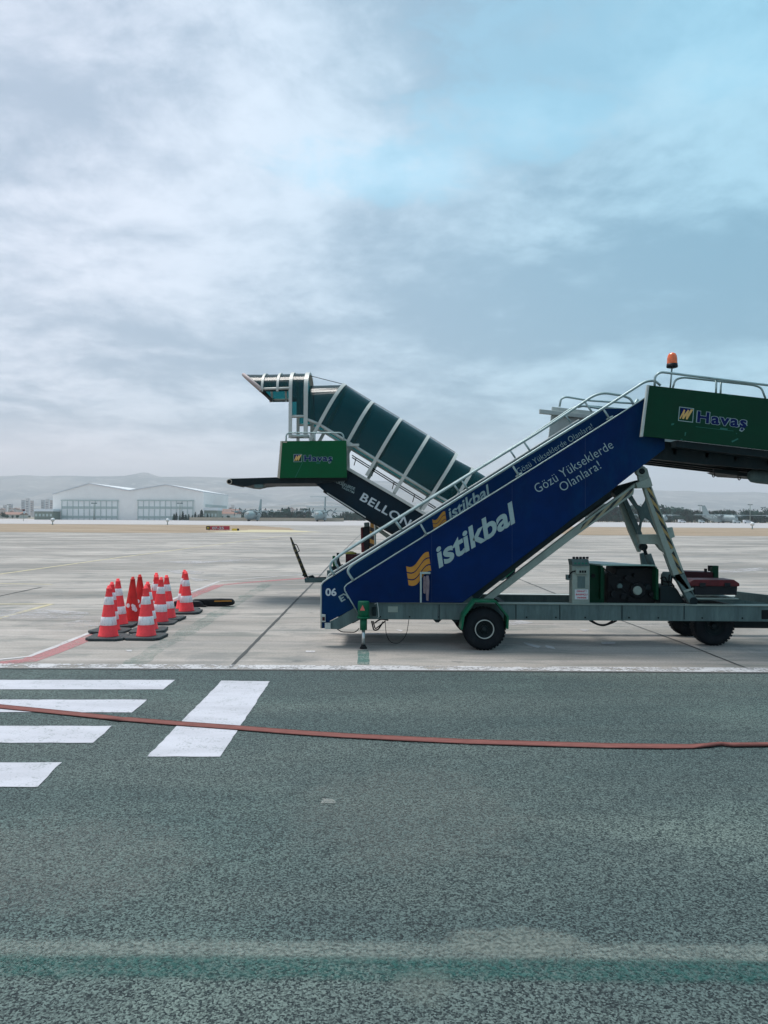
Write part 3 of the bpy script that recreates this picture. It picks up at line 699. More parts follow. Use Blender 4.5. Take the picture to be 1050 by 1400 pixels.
# --- wheels
def wheel(px, cy_px, Y0, rt, rr, parent, wd=.24, dark=False, zc_=None, xw=None):
    c = P(px, cy_px, Y0); x = c.x if xw is None else xw; z = zc_ if zc_ is not None else rt
    o = (x, Y0, z)
    mb = MB(); mb.lathe([(.02, .05), (rr * .45, .05), (rr * .55, .075), (rr * .9, .07), (rr * .95, .03), (rr * 1.02, .012), (rr * 1.05, .03), (rr * 1.03, wd - .02), (.02, wd - .03)], o, (0, 1, 0), 40)
    wl = obj('wheel', mb, DARKM, parent)
    mb = MB(); mb.lathe([(rr * 1.0, .035), (rr * 1.1, .012), (rr * 1.5, .0), (rt * .9, .012), (rt * .985, .05), (rt, .08), (rt, wd - .08), (rt * .985, wd - .05), (rt * .9, wd - .01), (rr, wd - .02)], o, (0, 1, 0), 48, cap=False)
    for k in range(36):     # tread blocks
        a = 2 * math.pi * k / 36; q = Vector((o[0] + math.cos(a) * rt * .99, Y0 + wd / 2, o[2] + math.sin(a) * rt * .99))
        tx = Vector((-math.sin(a), 0, math.cos(a))) * rt * .055; ra = Vector((math.cos(a), 0, math.sin(a))) * rt * .022
        for s_ in (-1, 1):
            p0 = q + Vector((0, s_ * wd * .24, 0)); pts = [p0 - tx - Vector((0, wd * .17, 0)), p0 + tx - Vector((0, wd * .17, 0)), p0 + tx + Vector((0, wd * .17, 0)), p0 - tx + Vector((0, wd * .17, 0))]
            mb.poly_prism(pts, ra)
    obj('tyre', mb, TYRE, wl)
    mb = MB(); mb.lathe([(rr * .90, .03), (rr * .91, -.006), (rr * .98, -.006), (rr * .99, .03)], o, (0, 1, 0), 40, cap=False); 
    if not dark: obj('rim_ring', mb, WHITEM, wl)
    mb = MB(); mb.lathe([(rr * .12, .0), (rr * .34, .012), (rr * .38, .05)], o, (0, 1, 0), 20)
    for k in range(8):
        a = 2 * math.pi * k / 8; mb.lathe([(.011, .03), (.011, .06)], (o[0] + math.cos(a) * rr * .5, Y0, o[2] + math.sin(a) * rr * .5), (0, 1, 0), 6)
    obj('hub', mb, DARKM if not dark else DARKM, wl)
    return wl
W1 = wheel(662.6, 860, 12.22, .338, .155, S1)
xw = P(662.6, 860, 12.22).x
wheel(0, 0, 13.95, .338, .155, S1, xw=xw, dark=True)
W3 = wheel(977.5, 855, 12.80, .335, .155, S1, dark=True); xr = P(977.5, 855, 12.8).x
wheel(0, 0, 13.85, .335, .155, S1, xw=xr, dark=True)
mb = MB(); mb.cyl((xw, 12.45, .338), (xw, 13.98, .338), .05); obj('axle', mb, DARKM, S1)
mb = MB(); mb.cyl((xr, 13.0, .335), (xr, 13.9, .335), .05); obj('axle', mb, DARKM, S1)
# fender: bent plate over the front wheel
def fender(pix, Y0, Y1, th, parent, m_):
    o_ = [P(x, y, Y0) for x, y in pix]; c = Vector((sum(p.x for p in o_) / len(o_), Y0, min(p.z for p in o_)))
    mb = MB(); inn = [p + (c - p).normalized() * th for p in o_]
    mb.poly_prism(o_ + inn[::-1], (0, Y1 - Y0, 0)); return obj('fender', mb, m_, parent, bevel=.004)
fender([(630, 861), (633, 842), (648.5, 821.3), (679, 821.7), (696, 843), (695.3, 860)], 12.14, 12.50, .03, S1, GREENV)
# --- support legs (scissor frame)
NL, FL = 12.66, 13.75
def bar(pix, Y0, Y1, m_, name='support_leg', parent=S1, bevel=.006):
    mb = MB(); mb.pp(pix, Y0, Y1); return obj(name, mb, m_, parent, bevel=bevel)
leg = bar([(880, 666), (890.5, 663.5), (936, 783), (921, 787), (905, 742), (897, 719)], NL, NL + .11, GREYL)
bar([(883.5, 666), (889, 665), (921, 749), (917, 751)], NL - .004, NL - .001, STR1, 'hazard_stripe', leg, 0)
bar([(921, 753), (933, 783), (929, 785), (918, 757)], NL - .004, NL - .001, STR1, 'hazard_stripe', leg, 0)
bar([(913, 766), (921, 788), (936, 783.5), (951, 816), (954, 824), (943, 825), (926, 794)], NL + .02, NL + .13, GREYM, 'leg_sleeve')
bar([(934, 807.5), (948, 803.5), (949, 806), (936, 810.5)], NL + .0, NL + .019, GREYL, 'clamp')
mb = MB(); mb.lathe([(.065, 0), (.065, .14)], P(949, 822, NL), (0, 1, 0), 20); obj('pivot', mb, DARKM, S1)
bar([(869.5, 661), (889, 652.5), (892.5, 664), (886, 667), (872, 667.5)], NL - .03, NL + .14, GREYL, 'clevis')
bar([(871, 642), (885, 640), (888.5, 653), (874, 659)], NL + .02, NL + .1, GREYL, 'clevis')
mb = MB(); mb.lathe([(.088, 0), (.088, .11)], P(877.3, 644, NL), (0, 1, 0), 28); pv_ = obj('pivot', mb, GREYL, S1, bevel=.005)
mb = MB(); mb.lathe([(.026, -.02), (.04, -.02), (.05, .0)], P(877.8, 644.2, NL), (0, 1, 0), 16); obj('bolt', mb, DARKM, pv_)
# striped diagonal arm and its far twin
arm = bar([(868.5, 661), (866, 676), (780, 738), (669, 823), (654, 823), (780, 725.7)], NL - .02, NL + .08, GREYL, 'diagonal_arm')
bar([(866, 666.5), (864.5, 673.5), (792, 726.5), (797, 716.5)], NL - .024, NL - .021, STR2, 'hazard_stripe', arm, 0)
pts = [P(x, y, NL) for x, y in ((868.5, 661), (866, 676), (780, 738), (669, 823), (654, 823), (780, 725.7))]
mb = MB(); mb.poly_prism([(p.x, FL, p.z) for p in pts], (0, .1, 0)); obj('diagonal_arm', mb, DARKM, S1)
bar([(846, 664), (874, 656), (873, 662), (860, 670), (846, 682), (838, 674)], 13.0, 13.2, DARKM, 'arm_head')
# far leg
fl = bar([(846.5, 686), (857, 681), (878, 730), (876.5, 754), (873.5, 755), (860, 725)], FL, FL + .11, GREYL)
bar([(851.5, 683.5), (857, 681), (878.5, 730), (872, 733)], FL - .05, FL - .002, GREYM, 'leg_flange')
bar([(876, 757), (884, 755), (895, 786), (884, 800), (880, 790)], FL + .02, FL + .1, GREYM, 'leg_sleeve')
mb = MB(); mb.cyl(P(880.5, 750, 13.5), P(888, 771, 13.5), .03); mb.lathe([(.065, 0), (.065, .1)], P(880.5, 748, 13.45), (0, 1, 0), 16); obj('hydraulic_cylinder', mb, DARKM, S1)
mb = MB(); mb.cyl(P(886, 758, 13.45), P(893, 777, 13.45), .055); obj('hydraulic_cylinder', mb, GREYM, S1)
# web plate joining both legs: five arms meeting in a node
web = [(856, 676), (862, 673), (872, 690), (878, 693), (883, 684), (884, 672), (890, 676), (889, 700), (893, 712), (899, 722), (903, 741), (898, 728), (889, 712), (882, 708), (878, 714), (876, 728), (880, 736), (876, 738), (872, 730), (876, 712), (872, 698)]
bar(web, 13.2, 13.26, GREYM, 'web_plate')
bar([(872.5, 731), (902, 730.5), (905, 744), (912, 757), (905, 752), (899, 744.5), (875, 743.5)], 12.9, 13.05, GREYL, 'cross_beam')
bar([(911.5, 722), (919.5, 720.5), (923, 734), (915.5, 737)], NL + .03, NL + .1, GREYL, 'junction_box')
# --- control box, engine housing
cb = bar([(782.4, 772), (806.3, 772.5), (806.3, 826.5), (782.4, 826)], 12.62, 12.84, GREYL, 'control_box')
bar([(781.5, 765), (804.5, 764.5), (806.3, 774), (783, 774)], 12.60, 12.86, GREYM, 'control_console', cb)
for k in range(4):
    bar([(785.4 + k * 4.9, 769), (788.4 + k * 4.9, 769), (788.4 + k * 4.9, 771.5), (785.4 + k * 4.9, 771.5)], 12.585, 12.6, TEALP, 'button', cb, 0)
for k in range(5):
    p = P(784.5 + k * 4.6, 764, 12.7); mb = MB(); mb.lathe([(.02, 0), (.026, .02), (.02, .035)], p, (0, 0, 1), 10); obj('knob', mb, BLACKP, cb)
bar([(787.5, 777.5), (804, 778), (804, 785), (787.5, 785)], 12.58, 12.62, GREYL, 'switch_plate', cb)
for k in range(3): bar([(792.5 + k * 3.4, 780), (794.6 + k * 3.4, 780), (794.6 + k * 3.4, 783), (792.5 + k * 3.4, 783)], 12.565, 12.58, BLACK, 'switch', cb, 0)
bar([(789.5, 788), (800, 788), (800, 804), (789.5, 804)], 12.612, 12.62, GREYM, 'notice', cb, 0)
dk = bar([(786, 806), (804.2, 806), (804.2, 819.5), (786, 819.5)], 12.612, 12.62, WLET, 'warning_notice', cb, 0)
REDL = mat('red_letter', (.42, .03, .06), .5)
lettering('DİKKAT !', (788.6, 809.4), (13.4, 0), (0, -2.3), 12.608, REDL, cb, bold=.03)
lettering('BASINÇLI', (787.4, 813.8), (15.6, 0), (0, -2.3), 12.608, REDL, cb, bold=.03)
lettering('YAKINDIR', (788.6, 818.2), (13.4, 0), (0, -2.3), 12.608, REDL, cb, bold=.03)
bar([(775, 786), (781.5, 786), (781.5, 793), (775, 793)], 12.7, 12.8, GREYM, 'socket', cb)
hose([(788, 781), (783, 781), (779, 785), (778, 790)], 12.62, .012)
EDK = mat('engine_dark', (.003, .006, .008), .6, spec=.2, var=.4, scale=8)
EN = bar([(806, 771), (827, 776), (826, 826), (806.5, 826)], 12.9, 12.93, GREEN, 'engine_cover')
mb = MB()
top = [P(806, 771.5, 13.3), P(897, 774, 12.75), P(826, 775.5, 12.75)]
x0, x1 = P(822, 774, 12.75).x, P(900, 774, 12.75).x; zt = P(860, 773.6, 12.75).z; zl = .77
HOODM = mat('hood_pale', (.17, .30, .27), .35, var=.25, scale=4)
mb.poly_prism([(x0 - .14, 13.15, zt), (x0, 12.75, zt), (x1 - .06, 12.75, zt), (x1 + .02, 12.85, zt - .05), (x1 + .02, 13.6, zt - .05), (x0 + .2, 13.75, zt), (x0 - .14, 13.75, zt)], (0, 0, .022)); obj('hood', mb, HOODM, EN)
mb = MB(); mb.poly_prism([(x0, 12.76, zl), (x0 + .03, 12.76, zl), (x0 + .03, 12.76, zt - .002), (x0, 12.76, zt - .002)], (0, .9, 0)); obj('cover_panel', mb, GREEN, EN)
mb = MB(); mb.poly_prism([(x1 - .03, 12.76, zl), (x1 + .01, 12.76, zl), (x1 + .01, 12.76, zt - .06), (x1 - .03, 12.76, zt - .03)], (0, .9, 0)); obj('cover_panel', mb, GREEN, EN)
eg = bar([(843, 776), (896, 776), (896, 826), (830, 826), (830, 785), (842, 785)], 12.95, 13.6, EDK, 'engine', S1, .03)
def disc(px, py, r, Y, d, m_, name, parent, n=24):
    mb = MB(); mb.lathe([(r * .9, -d), (r, -d * .6), (r, .02)], P(px, py, Y), (0, 1, 0), n); return obj(name, mb, m_, parent)
disc(871, 806.5, .135, 12.95, .06, EDK, 'pulley', eg); disc(871.3, 807.3, .075, 12.89, .03, GREYL, 'filter_cap', eg); disc(884.5, 802.5, .05, 12.95, .07, DARKM, 'oil_cap', eg)
disc(846.5, 801, .045, 12.95, .05, GREYM, 'gauge', eg); disc(811, 787, .035, 12.9, .02, BLACK, 'filler_cap', EN)
for i, (x, y, r) in enumerate([(852, 815, .05), (860, 818, .04), (838, 812, .06), (890, 812, .05), (856, 790, .05), (866, 786, .03)]): disc(x, y, r, 12.95, .05 + .01 * i, EDK, 'engine_fitting', eg)
hose([(826, 778), (832, 782), (838, 786), (843, 787)], 12.8, .012)
hose([(845, 790), (852, 796), (858, 793), (864, 797), (868, 800)], 12.88, .01, name='hose'); hose([(835, 800), (842, 806), (850, 804), (858, 812)], 12.9, .012)
# pump block right of the engine
bar([(902, 803), (912, 800), (924, 804), (934, 818), (936, 827), (902, 827)], 12.8, 13.2, DARKM, 'pump', S1, .03)
mb = MB(); mb.lathe([(.09, 0), (.09, .25), (.06, .3)], P(911, 806, 13.0), (0, 0, 1), 18); obj('reservoir', mb, GREYM, S1)
for q in ([(906, 800), (904, 790), (909, 788), (913, 797)], [(914, 802), (915, 786), (919, 785), (918, 798)], [(903, 790), (908, 796), (916, 794), (922, 802)], [(918, 800), (925, 806), (930, 815), (930, 824)]):
    hose(q, 12.85, .011)
# --- boxes at the deck's end
tb = bar([(948.5, 800), (1008.5, 800.5), (1007.5, 813.5), (949.5, 813.3)], 12.75, 13.1, BLACKP, 'tool_box', S1, .01)
x0, x1 = P(940, 800, 12.73).x, P(1011, 800, 12.73).x; z0, z1 = P(975, 801.5, 12.73).z, P(975, 792.5, 12.73).z
mb = MB(); mb.poly_prism([(x0 + .04, 12.72, z0), (x1, 12.72, z0), (x1, 12.72, z0 + .05), (x1 - .09, 12.72, z1), (x0 + .1, 12.72, z1), (x0 + .02, 12.72, z0 + .06)], (0, .42, 0)); obj('lid', mb, REDM, tb, bevel=.012)
for x in (961, 995): bar([(x - 4, 797), (x + 4, 797), (x + 4, 802), (x - 4, 802)], 12.70, 12.72, BLACKP, 'latch', tb, .004)
bar([(933, 781), (977, 782.5), (977, 800), (938, 800)], 13.4, 13.8, REDD, 'storage_box', S1, .01)
bar([(974, 773.5), (982.5, 773.5), (982.5, 812), (975, 812)], 13.4, 13.5, GREEN, 'bracket_post', S1, .004)
bar([(969.5, 773.3), (974, 773.3), (974, 775), (971, 775), (971, 781), (969.5, 781)], 13.4, 13.46, BLACK, 'catch', S1, 0)
bar([(964.5, 777.5), (966.8, 777.5), (966.8, 782), (964.5, 782)], 13.4, 13.46, BLACK, 'catch', S1, 0)
mb = MB(); p0, p1 = P(951, 819, 12.7), P(1008, 820, 12.7)
mb.poly_prism([(p0.x, 12.7, .76), (p1.x, 12.7, .76), (p1.x, 12.7, p0.z), (p1.x - .06, 13.3, p0.z + .03), (p0.x, 13.3, p0.z + .03), (p0.x, 12.7, p0.z)][:3] + [(p0.x, 12.7, p0.z)], (0, .7, 0)) if False else mb.box(((p0.x + p1.x) / 2, 13.0, (.77 + p0.z) / 2), (p1.x - p0.x, .6, p0.z - .77))
obj('locker', mb, GREYM, S1, bevel=.008)
mb = MB(); mb.box(((p0.x + p1.x) / 2, 13.0, p0.z + .008), (p1.x - p0.x + .03, .64, .016)); obj('locker_lid', mb, GREYL, S1)
q0, q1 = Vector((P(1005, 815, 14.0).x, 14.0, .80)), Vector((P(1080, 830, 12.9).x, 12.9, .80))
mb = MB(); mb.poly_prism([q0, q1, q1 + Vector((0, 0, -.14)), q0 + Vector((0, 0, -.14))], (.03, .06, 0)); obj('draw_frame', mb, GREYM, S1)

# --- tilted platform
tl, tr_, br, bl = (886.5, 526.5), (1125, 553.5), (1125, 624), (877.5, 596)
gpn = bar([tl, tr_, br, bl], GY, GY + .045, GREEN, 'platform_panel', S1, .004)
bar([(885.4, 526), (888, 526.2), (879.2, 597), (876, 597)], GY - .006, GY + .06, WHITEM, 'edge_strip', S1, .003)
havas_sign((929.6, 557), (18.2, 2.2), (-1.4, 17.4), GY - .003, gpn)
for q in ([(951, 583), (1003, 589), (1003, 589.6), (951, 583.6)], [(985, 584.5), (995, 586), (994.5, 588.3), (984, 587)], [(918, 579), (922, 578.5), (921, 581), (917.5, 581.5)], [(936.3, 591), (938.3, 591), (937, 596), (936, 596)], [(1000, 603), (1009, 599), (1009.5, 600.5), (1001, 605)], [(931, 600), (934, 600.5), (933, 601.3), (930, 600.8)], [(990, 538), (1001, 540), (1000, 541), (990, 539)], [(1006, 592), (1008, 592.3), (1007, 593.5)]):
    mb = MB(); b = mb.add([P(x, y, GY - .003) for x, y in q]); mb.face(range(b, b + len(q))); obj('scuff', mb, TEALP, gpn, recalc=False)
PD = 14.3
def tw(px, py, Y, Yw): p = P(px, py, Y); return Vector((p.x, Yw, p.z))
# floor and under-frame of the platform
mb = MB(); mb.pp([(925, 602), (1120, 624), (1120, 634), (925, 611)], GY + .05, PD); obj('platform_floor', mb, DARKM, S1)
und = [(905, 603), (1110, 628), (1110, 648), (960, 634.5), (890, 627)]
mb = MB(); mb.pp(und, GY + .3, GY + .36); obj('under_beam', mb, DARKM, S1)
for k in range(5):
    Yk = GY + .55 + k * .33
    mb = MB(); mb.poly_prism([tw(904 + k * 0, 610, GY, Yk), tw(1118, 635, GY, Yk), tw(1118, 645, GY, Yk), tw(890, 619, GY, Yk)], (0, .05, 0)); obj('under_beam', mb, DARKM, S1)
for x in (930, 975, 1015, 1060, 1100):
    y = 611 + (x - 930) * .116
    mb = MB(); mb.poly_prism([tw(x, y, GY, GY + .3), tw(x + 5, y + .5, GY, GY + .3), tw(x + 5, y + 8, GY, GY + .3), tw(x, y + 8, GY, GY + .3)], (0, PD - GY - .35, 0)); obj('cross_member', mb, GREYM if x in (975, 1015) else DARKM, S1)
bar([(976, 641), (1010, 644), (1009, 650), (976, 646)], 12.9, 12.96, DARKM, 'tow_frame', S1, 0)
bar([(984, 644), (1060, 648), (1060, 654), (1000, 650)], 13.05, 13.6, DARKM, 'tow_frame', S1, 0)
for x in (977, 1009):
    mb = MB(); mb.tube(arc_path([P(x, 645, 12.88), P(x, 651, 12.88), P(x - 1.5, 652.6, 12.88), P(x - 3, 651, 12.88), P(x - 3.2, 648.5, 12.88)] if x < 1000 else [P(x, 647, 12.88), P(x, 655, 12.88), P(x + 1.8, 656.6, 12.88), P(x + 3.2, 655, 12.88), P(x + 3.2, 652, 12.88)], .02), .008, 6); obj('hook', mb, BLACK, S1)
mb = MB(); c0 = P(1040, 652, 13.0); mb.lathe([(.06, -.26), (.11, -.2), (.12, -.1), (.12, 1.1)], c0 + Vector((.05, 0, 0)), (1, 0, -.1), 20); obj('bumper_roll', mb, GREYM, S1)
# far wing panel of the platform
wing = [(751.5, 556), (900, 572), (925, 575), (925, 611), (908, 613), (860, 640), (748, 640)]
mb = MB(); mb.pp([(755, 556), (928, 575), (924.5, 604), (905, 612.5), (748, 616)], PD, PD + .05); wg = obj('platform_panel', mb, WHITEM, S1, label='pale grey far side panel of the platform', bevel=.004)
bar([(738, 559), (900, 577), (900, 583), (738, 565)], PD - .09, PD - .01, WHITEM, 'sliding_bar', S1, .01)
rail([(765, 556), (767, 545), (774, 542.5), (803, 547.5), (864, 551.5)], PD, .019, .12)
rail([(790, 557), (800, 554.5), (858, 560)], PD, .017, .06)
rail([(855, 562), (866, 556), (872, 546)], PD, .03, .05)
rail([(895, 528), (895.5, 514), (903, 508.5), (1125, 536)], GY + .03, .02, .12)
rail([(920, 530), (923, 519), (934, 515.8), (1030, 526.5), (1041, 530), (1046.5, 545)], GY + .09, .017, .12)
for x, y0, y1 in ((979.5, 520, 538), (985.8, 523, 539), (1080, 531, 548)):
    mb = MB(); mb.tube([P(x, y0, GY + .05), P(x - .7, y1, GY + .05)], .017, 8); obj('rail_post', mb, RAILM, S1)
mb = MB(); mb.tube([P(918.7, 503, GY + .12), P(916.4, 530, GY + .12)], .014, 8); bp_ = obj('beacon_pole', mb, RAILM, S1)
bc = P(918.9, 502.5, GY + .12)
mb = MB(); mb.lathe([(.05, -.01), (.085, .0), (.09, .02), (.085, .06)], bc, (0, 0, 1), 24); obj('beacon_base', mb, BLACKP, bp_)
mb = MB(); mb.lathe([(.083, .055), (.083, .07), (.08, .14), (.072, .19), (.055, .222), (.03, .238), (.004, .242)], bc, (0, 0, 1), 24); obj('beacon_lamp', mb, LAMP, bp_)

# ================================================================ dark stairs with the arched canopy
Y2 = 19.5; Y2F = 21.2
S2 = thing('passenger_stairs', 'dark teal mobile passenger stairs with an arched tinted canopy, standing behind the blue stairs', 'passenger stairs', (P(540, 700, Y2).x, 20.3, 0))
TEALD = mat('dark_teal_panel', (.0008, .012, .022), .5, spec=.15, var=.35, scale=.8, dirt=.35, dirtcol=(.002, .018, .02))
RIBM = mat('rib_metal', (.46, .48, .45), .45, var=.1, scale=6, dirt=.2, dirtcol=(.2, .23, .2))
def b2(pix, Y0, Y1, m_, name, parent=S2, bevel=.006): return bar(pix, Y0, Y1, m_, name, parent, bevel)
sp = [(425, 654), (462, 654), (466, 636), (474, 641), (537, 677), (605, 719), (705, 778), (703, 789), (690, 792), (672, 796), (640, 790), (541, 731), (505, 710.5), (443, 671), (431, 661)]
sd2 = b2(sp, Y2, Y2 + .04, TEALD, 'side_panel')
mb = MB(); mb.poly_prism([tw(x, y, Y2, Y2F - .05) for x, y in sp], (0, .04, 0)); obj('side_panel', mb, DARKM, S2, label='far side panel')
b2([(688, 780), (703.5, 770.5), (703.5, 780), (692, 790)], Y2 - .05, Y2 - .01, GREENV, 'corner_plate')
b2([(674, 790), (686, 783), (693, 790), (688, 794), (676, 794)], Y2 - .09, Y2 - .055, GREYM, 'corner_plate')
# hand beam on top of the side panel, near and far
for yy in (Y2 - .06, Y2F - .06):
    mb = MB(); mb.poly_prism([tw(x, y, Y2, yy) for x, y in [(466, 632.5), (474, 637.5), (537, 674), (605, 715), (700, 772), (700, 776), (605, 719.5), (537, 678.5), (474, 642), (466, 637)]], (0, .1, 0)); obj('hand_beam', mb, RIBM, S2)
    mb = MB(); mb.poly_prism([tw(x, y, Y2, yy) for x, y in [(443, 670), (505, 710), (541, 730.5), (640, 790), (640, 794), (541, 733.5), (505, 713.5), (442, 673)]], (0, .08, 0)); obj('lower_rail', mb, DARKM if yy > 20 else BLACK, S2)
b2([(447, 673.2), (500, 706.6), (500, 708.2), (447, 674.8)], Y2 - .09, Y2 - .07, WHITEM, 'edge_strip', bevel=0)
a = P(690, 785, Y2); b = P(470, 655, Y2); prof = []; n = 20
for i in range(n):
    x0 = a.x + (b.x - a.x) * i / n; x1 = a.x + (b.x - a.x) * (i + 1) / n; z1 = a.z + (b.z - a.z) * (i + 1) / n
    prof += [(x0, z1), (x1, z1)]
prof += [(b.x, b.z - .2), (a.x - .3, a.z - .1), (a.x, a.z - .05)]
mb = MB(); mb.poly_prism([(x, Y2 + .05, z) for x, z in prof], (0, Y2F - Y2 - .12, 0)); obj('steps', mb, STEPM, S2)
lettering('BELLONA', (491.5, 683), (80, 46), (6.0, -10), Y2 - .003, WLET, sd2, bold=.02, spacing=1.1)
lettering('YÜKSEKLERDE', (456.5, 659), (28, 11.5), (1.4, -4.0), Y2 - .003, SILVD, sd2, bold=.01)
lettering('TASATIM', (466.5, 667), (17, 8), (1.2, -2.7), Y2 - .003, SILVD, sd2, bold=.01)
lettering('SİZİ', (463.5, 657), (7, 2.6), (.8, -2.0), Y2 - .003, SILVD, sd2, bold=.01)
# inner rails seen through the gap
for off in (0, 3.2):
    mb = MB(); mb.tube([tw(x, y + off, Y2, Y2F - .25) for x, y in [(478, 616), (540, 655), (600, 692), (650, 722)]], .014, 6); obj('handrail', mb, DARKM, S2)
for x, y in ((484, 620), (510, 636), (540, 655), (570, 674), (600, 692)):
    mb = MB(); mb.tube([tw(x, y, Y2, Y2F - .25), tw(x - 3, y + 11, Y2, Y2F - .25)], .012, 6); obj('rail_post', mb, DARKM, S2)
# canopy hoops: near foot N, apex A
YC = (Y2 + Y2F) / 2
def hoop_pts(foot, apex, lower=0.0, n=30, st=.45, yn=Y2 - .03, yf=Y2F + .03):
    B0 = P(foot[0], foot[1], Y2); A0 = P(apex[0], apex[1], YC); nv = Vector((A0.x - B0.x, 0, A0.z - B0.z))
    pts = []; hw = (yf - yn) / 2; ym = (yn + yf) / 2
    s0 = st + lower
    seq = [(lower, -1), ((lower + s0) / 2, -1), (s0, -1)]
    for k in range(1, n): 
        a_ = math.pi * k / n; cx_ = -math.cos(a_); seq.append((s0 + (1 - s0) * math.sin(a_) ** .9, cx_ if abs(cx_) < 1 else cx_))
    seq += [(s0, 1), ((lower + s0) / 2, 1), (lower, 1)]
    return [Vector((B0.x + nv.x * u, ym + hw * v_, B0.z + nv.z * u)) for u, v_ in seq]
def rib(pts, wdt, parent=S2, name='rib', up=None):
    """flat strip rib following pts, solid"""
    mb = MB(); N = len(pts); d = up.normalized() * wdt / 2
    cen = Vector((pts[0].x, YC, pts[0].z))
    inn = []
    for i, p in enumerate(pts):
        t_ = pts[min(i + 1, N - 1)] - pts[max(i - 1, 0)]; nn = t_.normalized().cross(up.normalized()).normalized() * .03
        inn.append((p - d - nn, p + d - nn, p + d + nn, p - d + nn))
    rings = [mb.add(q) for q in inn]
    for A_, B_ in zip(rings, rings[1:]):
        for k in range(4): mb.face([A_ + k, A_ + (k + 1) % 4, B_ + (k + 1) % 4, B_ + k])
    mb.face([rings[0] + k for k in range(4)]); mb.face([rings[-1] + k for k in range(4)])
    return obj(name, mb, RIBM, parent)
def sheet2(pa, pb, name='glazing', m_=None):
    mb = MB(); mb.strip(pa, pb); return obj(name, mb, m_ or GLAZ, S2, recalc=False)
slope = Vector((1, 0, -.60))
feet = [(424, 603), (463, 627), (501, 650.5), (539, 673.5), (577.5, 697)]
apex = [(472, 527), (509.5, 551), (548, 574), (585.5, 597), (623.5, 621)]
def sub(pts, lo):           # glazing starts above the open strip
    return pts
hoops = [hoop_pts(f, a) for f, a in zip(feet, apex)]
LOW = .34
glz = [hoop_pts(f, a, lower=LOW - .0, st=.14) for f, a in zip(feet, apex)]
# keep glazing on the hoop curve: same arc, only the straight foot is shortened
def cut(pts, foot, apx, lo):
    B0 = P(foot[0], foot[1], Y2); A0 = P(apx[0], apx[1], YC); nv = Vector((A0.x - B0.x, 0, A0.z - B0.z))
    out = list(pts); out[0] = pts[0] + nv * lo; out[1] = out[0].lerp(pts[2], .5); out[-1] = pts[-1] + nv * lo; out[-2] = out[-1].lerp(pts[-3], .5); return out
for i, h in enumerate(hoops): rib(h, .085, up=slope)
cuts = [cut(h, f, a, .27) for h, f, a in zip(hoops, feet, apex)]
for a_, b_ in zip(cuts, cuts[1:]): sheet2(a_, b_)
# lower, smaller canopy section
fe2 = [(577.5, 699), (610, 697), (638, 716)]; ap2 = [(622, 628), (645.5, 640.5), (672, 657)]
h2 = [hoop_pts(f, a, yn=Y2 + .08, yf=Y2F - .08) for f, a in zip([(582, 694), (607, 708), (640, 727)], ap2)]
rib(h2[1], .085, up=slope); rib(h2[2], .085, up=slope)
c2 = [cut(h, f, a, .27) for h, f, a in zip(h2, [(582, 694), (607, 708), (640, 727)], ap2)]
for a_, b_ in zip(c2, c2[1:]): sheet2(a_, b_)
# beams along the glazing's lower edge, near and far
for idx in (0, -1):
    mb = MB(); mb.tube([c[idx] for c in cuts], .042, 4); obj('canopy_beam', mb, RIBM, S2)
    mb = MB(); mb.tube([c[idx] for c in c2], .036, 4); obj('canopy_beam', mb, RIBM, S2)
# vertical section over the platform
def vhoop(x, ytop, ybot, n=30, st_y=None, yn=Y2 - .03, yf=Y2F + .03, fl=.30):
    bx = P(x, ybot, Y2); tz = P(x, ytop, YC).z; nz = bx.z; hw = (yf - yn) / 2; ym = (yn + yf) / 2
    s0 = tz - (tz - P(x, 569, Y2).z) * fl * 1.6
    seq = [(nz, -1), ((nz + s0) / 2, -1), (s0, -1)] + [(s0 + (tz - s0) * math.sin(math.pi * k / n) ** .9, -math.cos(math.pi * k / n)) for k in range(1, n)] + [(s0, 1), ((nz + s0) / 2, 1), (nz, 1)]
    return [Vector((bx.x, ym + hw * v_, z_)) for z_, v_ in seq]
X1 = Vector((1, 0, 0))
va, vb = vhoop(397, 512, 599), vhoop(418, 512, 599)
rib(va, .085, up=X1); rib(vb, .105, up=X1)
ga, gb = vhoop(397, 512, 569.5), vhoop(418, 512, 569.5); sheet2(ga, gb)
for idx in (0, -1):
    mb = MB(); mb.tube([ga[idx], gb[idx]], .04, 4); obj('canopy_beam', mb, RIBM, S2)
    mb = MB(); mb.tube([va[idx] + Vector((0, 0, .04)), vb[idx] + Vector((0, 0, .04)) + Vector((.1, 0, 0))], .05, 4); obj('canopy_beam', mb, RIBM, S2)
# link between vertical hoop and the sloping canopy
vc = vhoop(420.5, 528, 574, fl=.62)
sheet2(vc, cuts[0])
for idx in (0, -1):
    mb = MB(); mb.tube([vc[idx], cuts[0][idx]], .042, 4); obj('canopy_beam', mb, RIBM, S2)
# hood reaching out to the aircraft door
def hh(x, ytop, ybot): return vhoop(x, ytop, ybot, fl=.30)
hs = [vhoop(397, 512.5, 531), vhoop(379.5, 513, 531.5), vhoop(358.5, 513.5, 532)]
for h in hs[1:]: rib(h, .06, up=X1)
for a_, b_ in zip(hs, hs[1:]): sheet2(a_, b_)
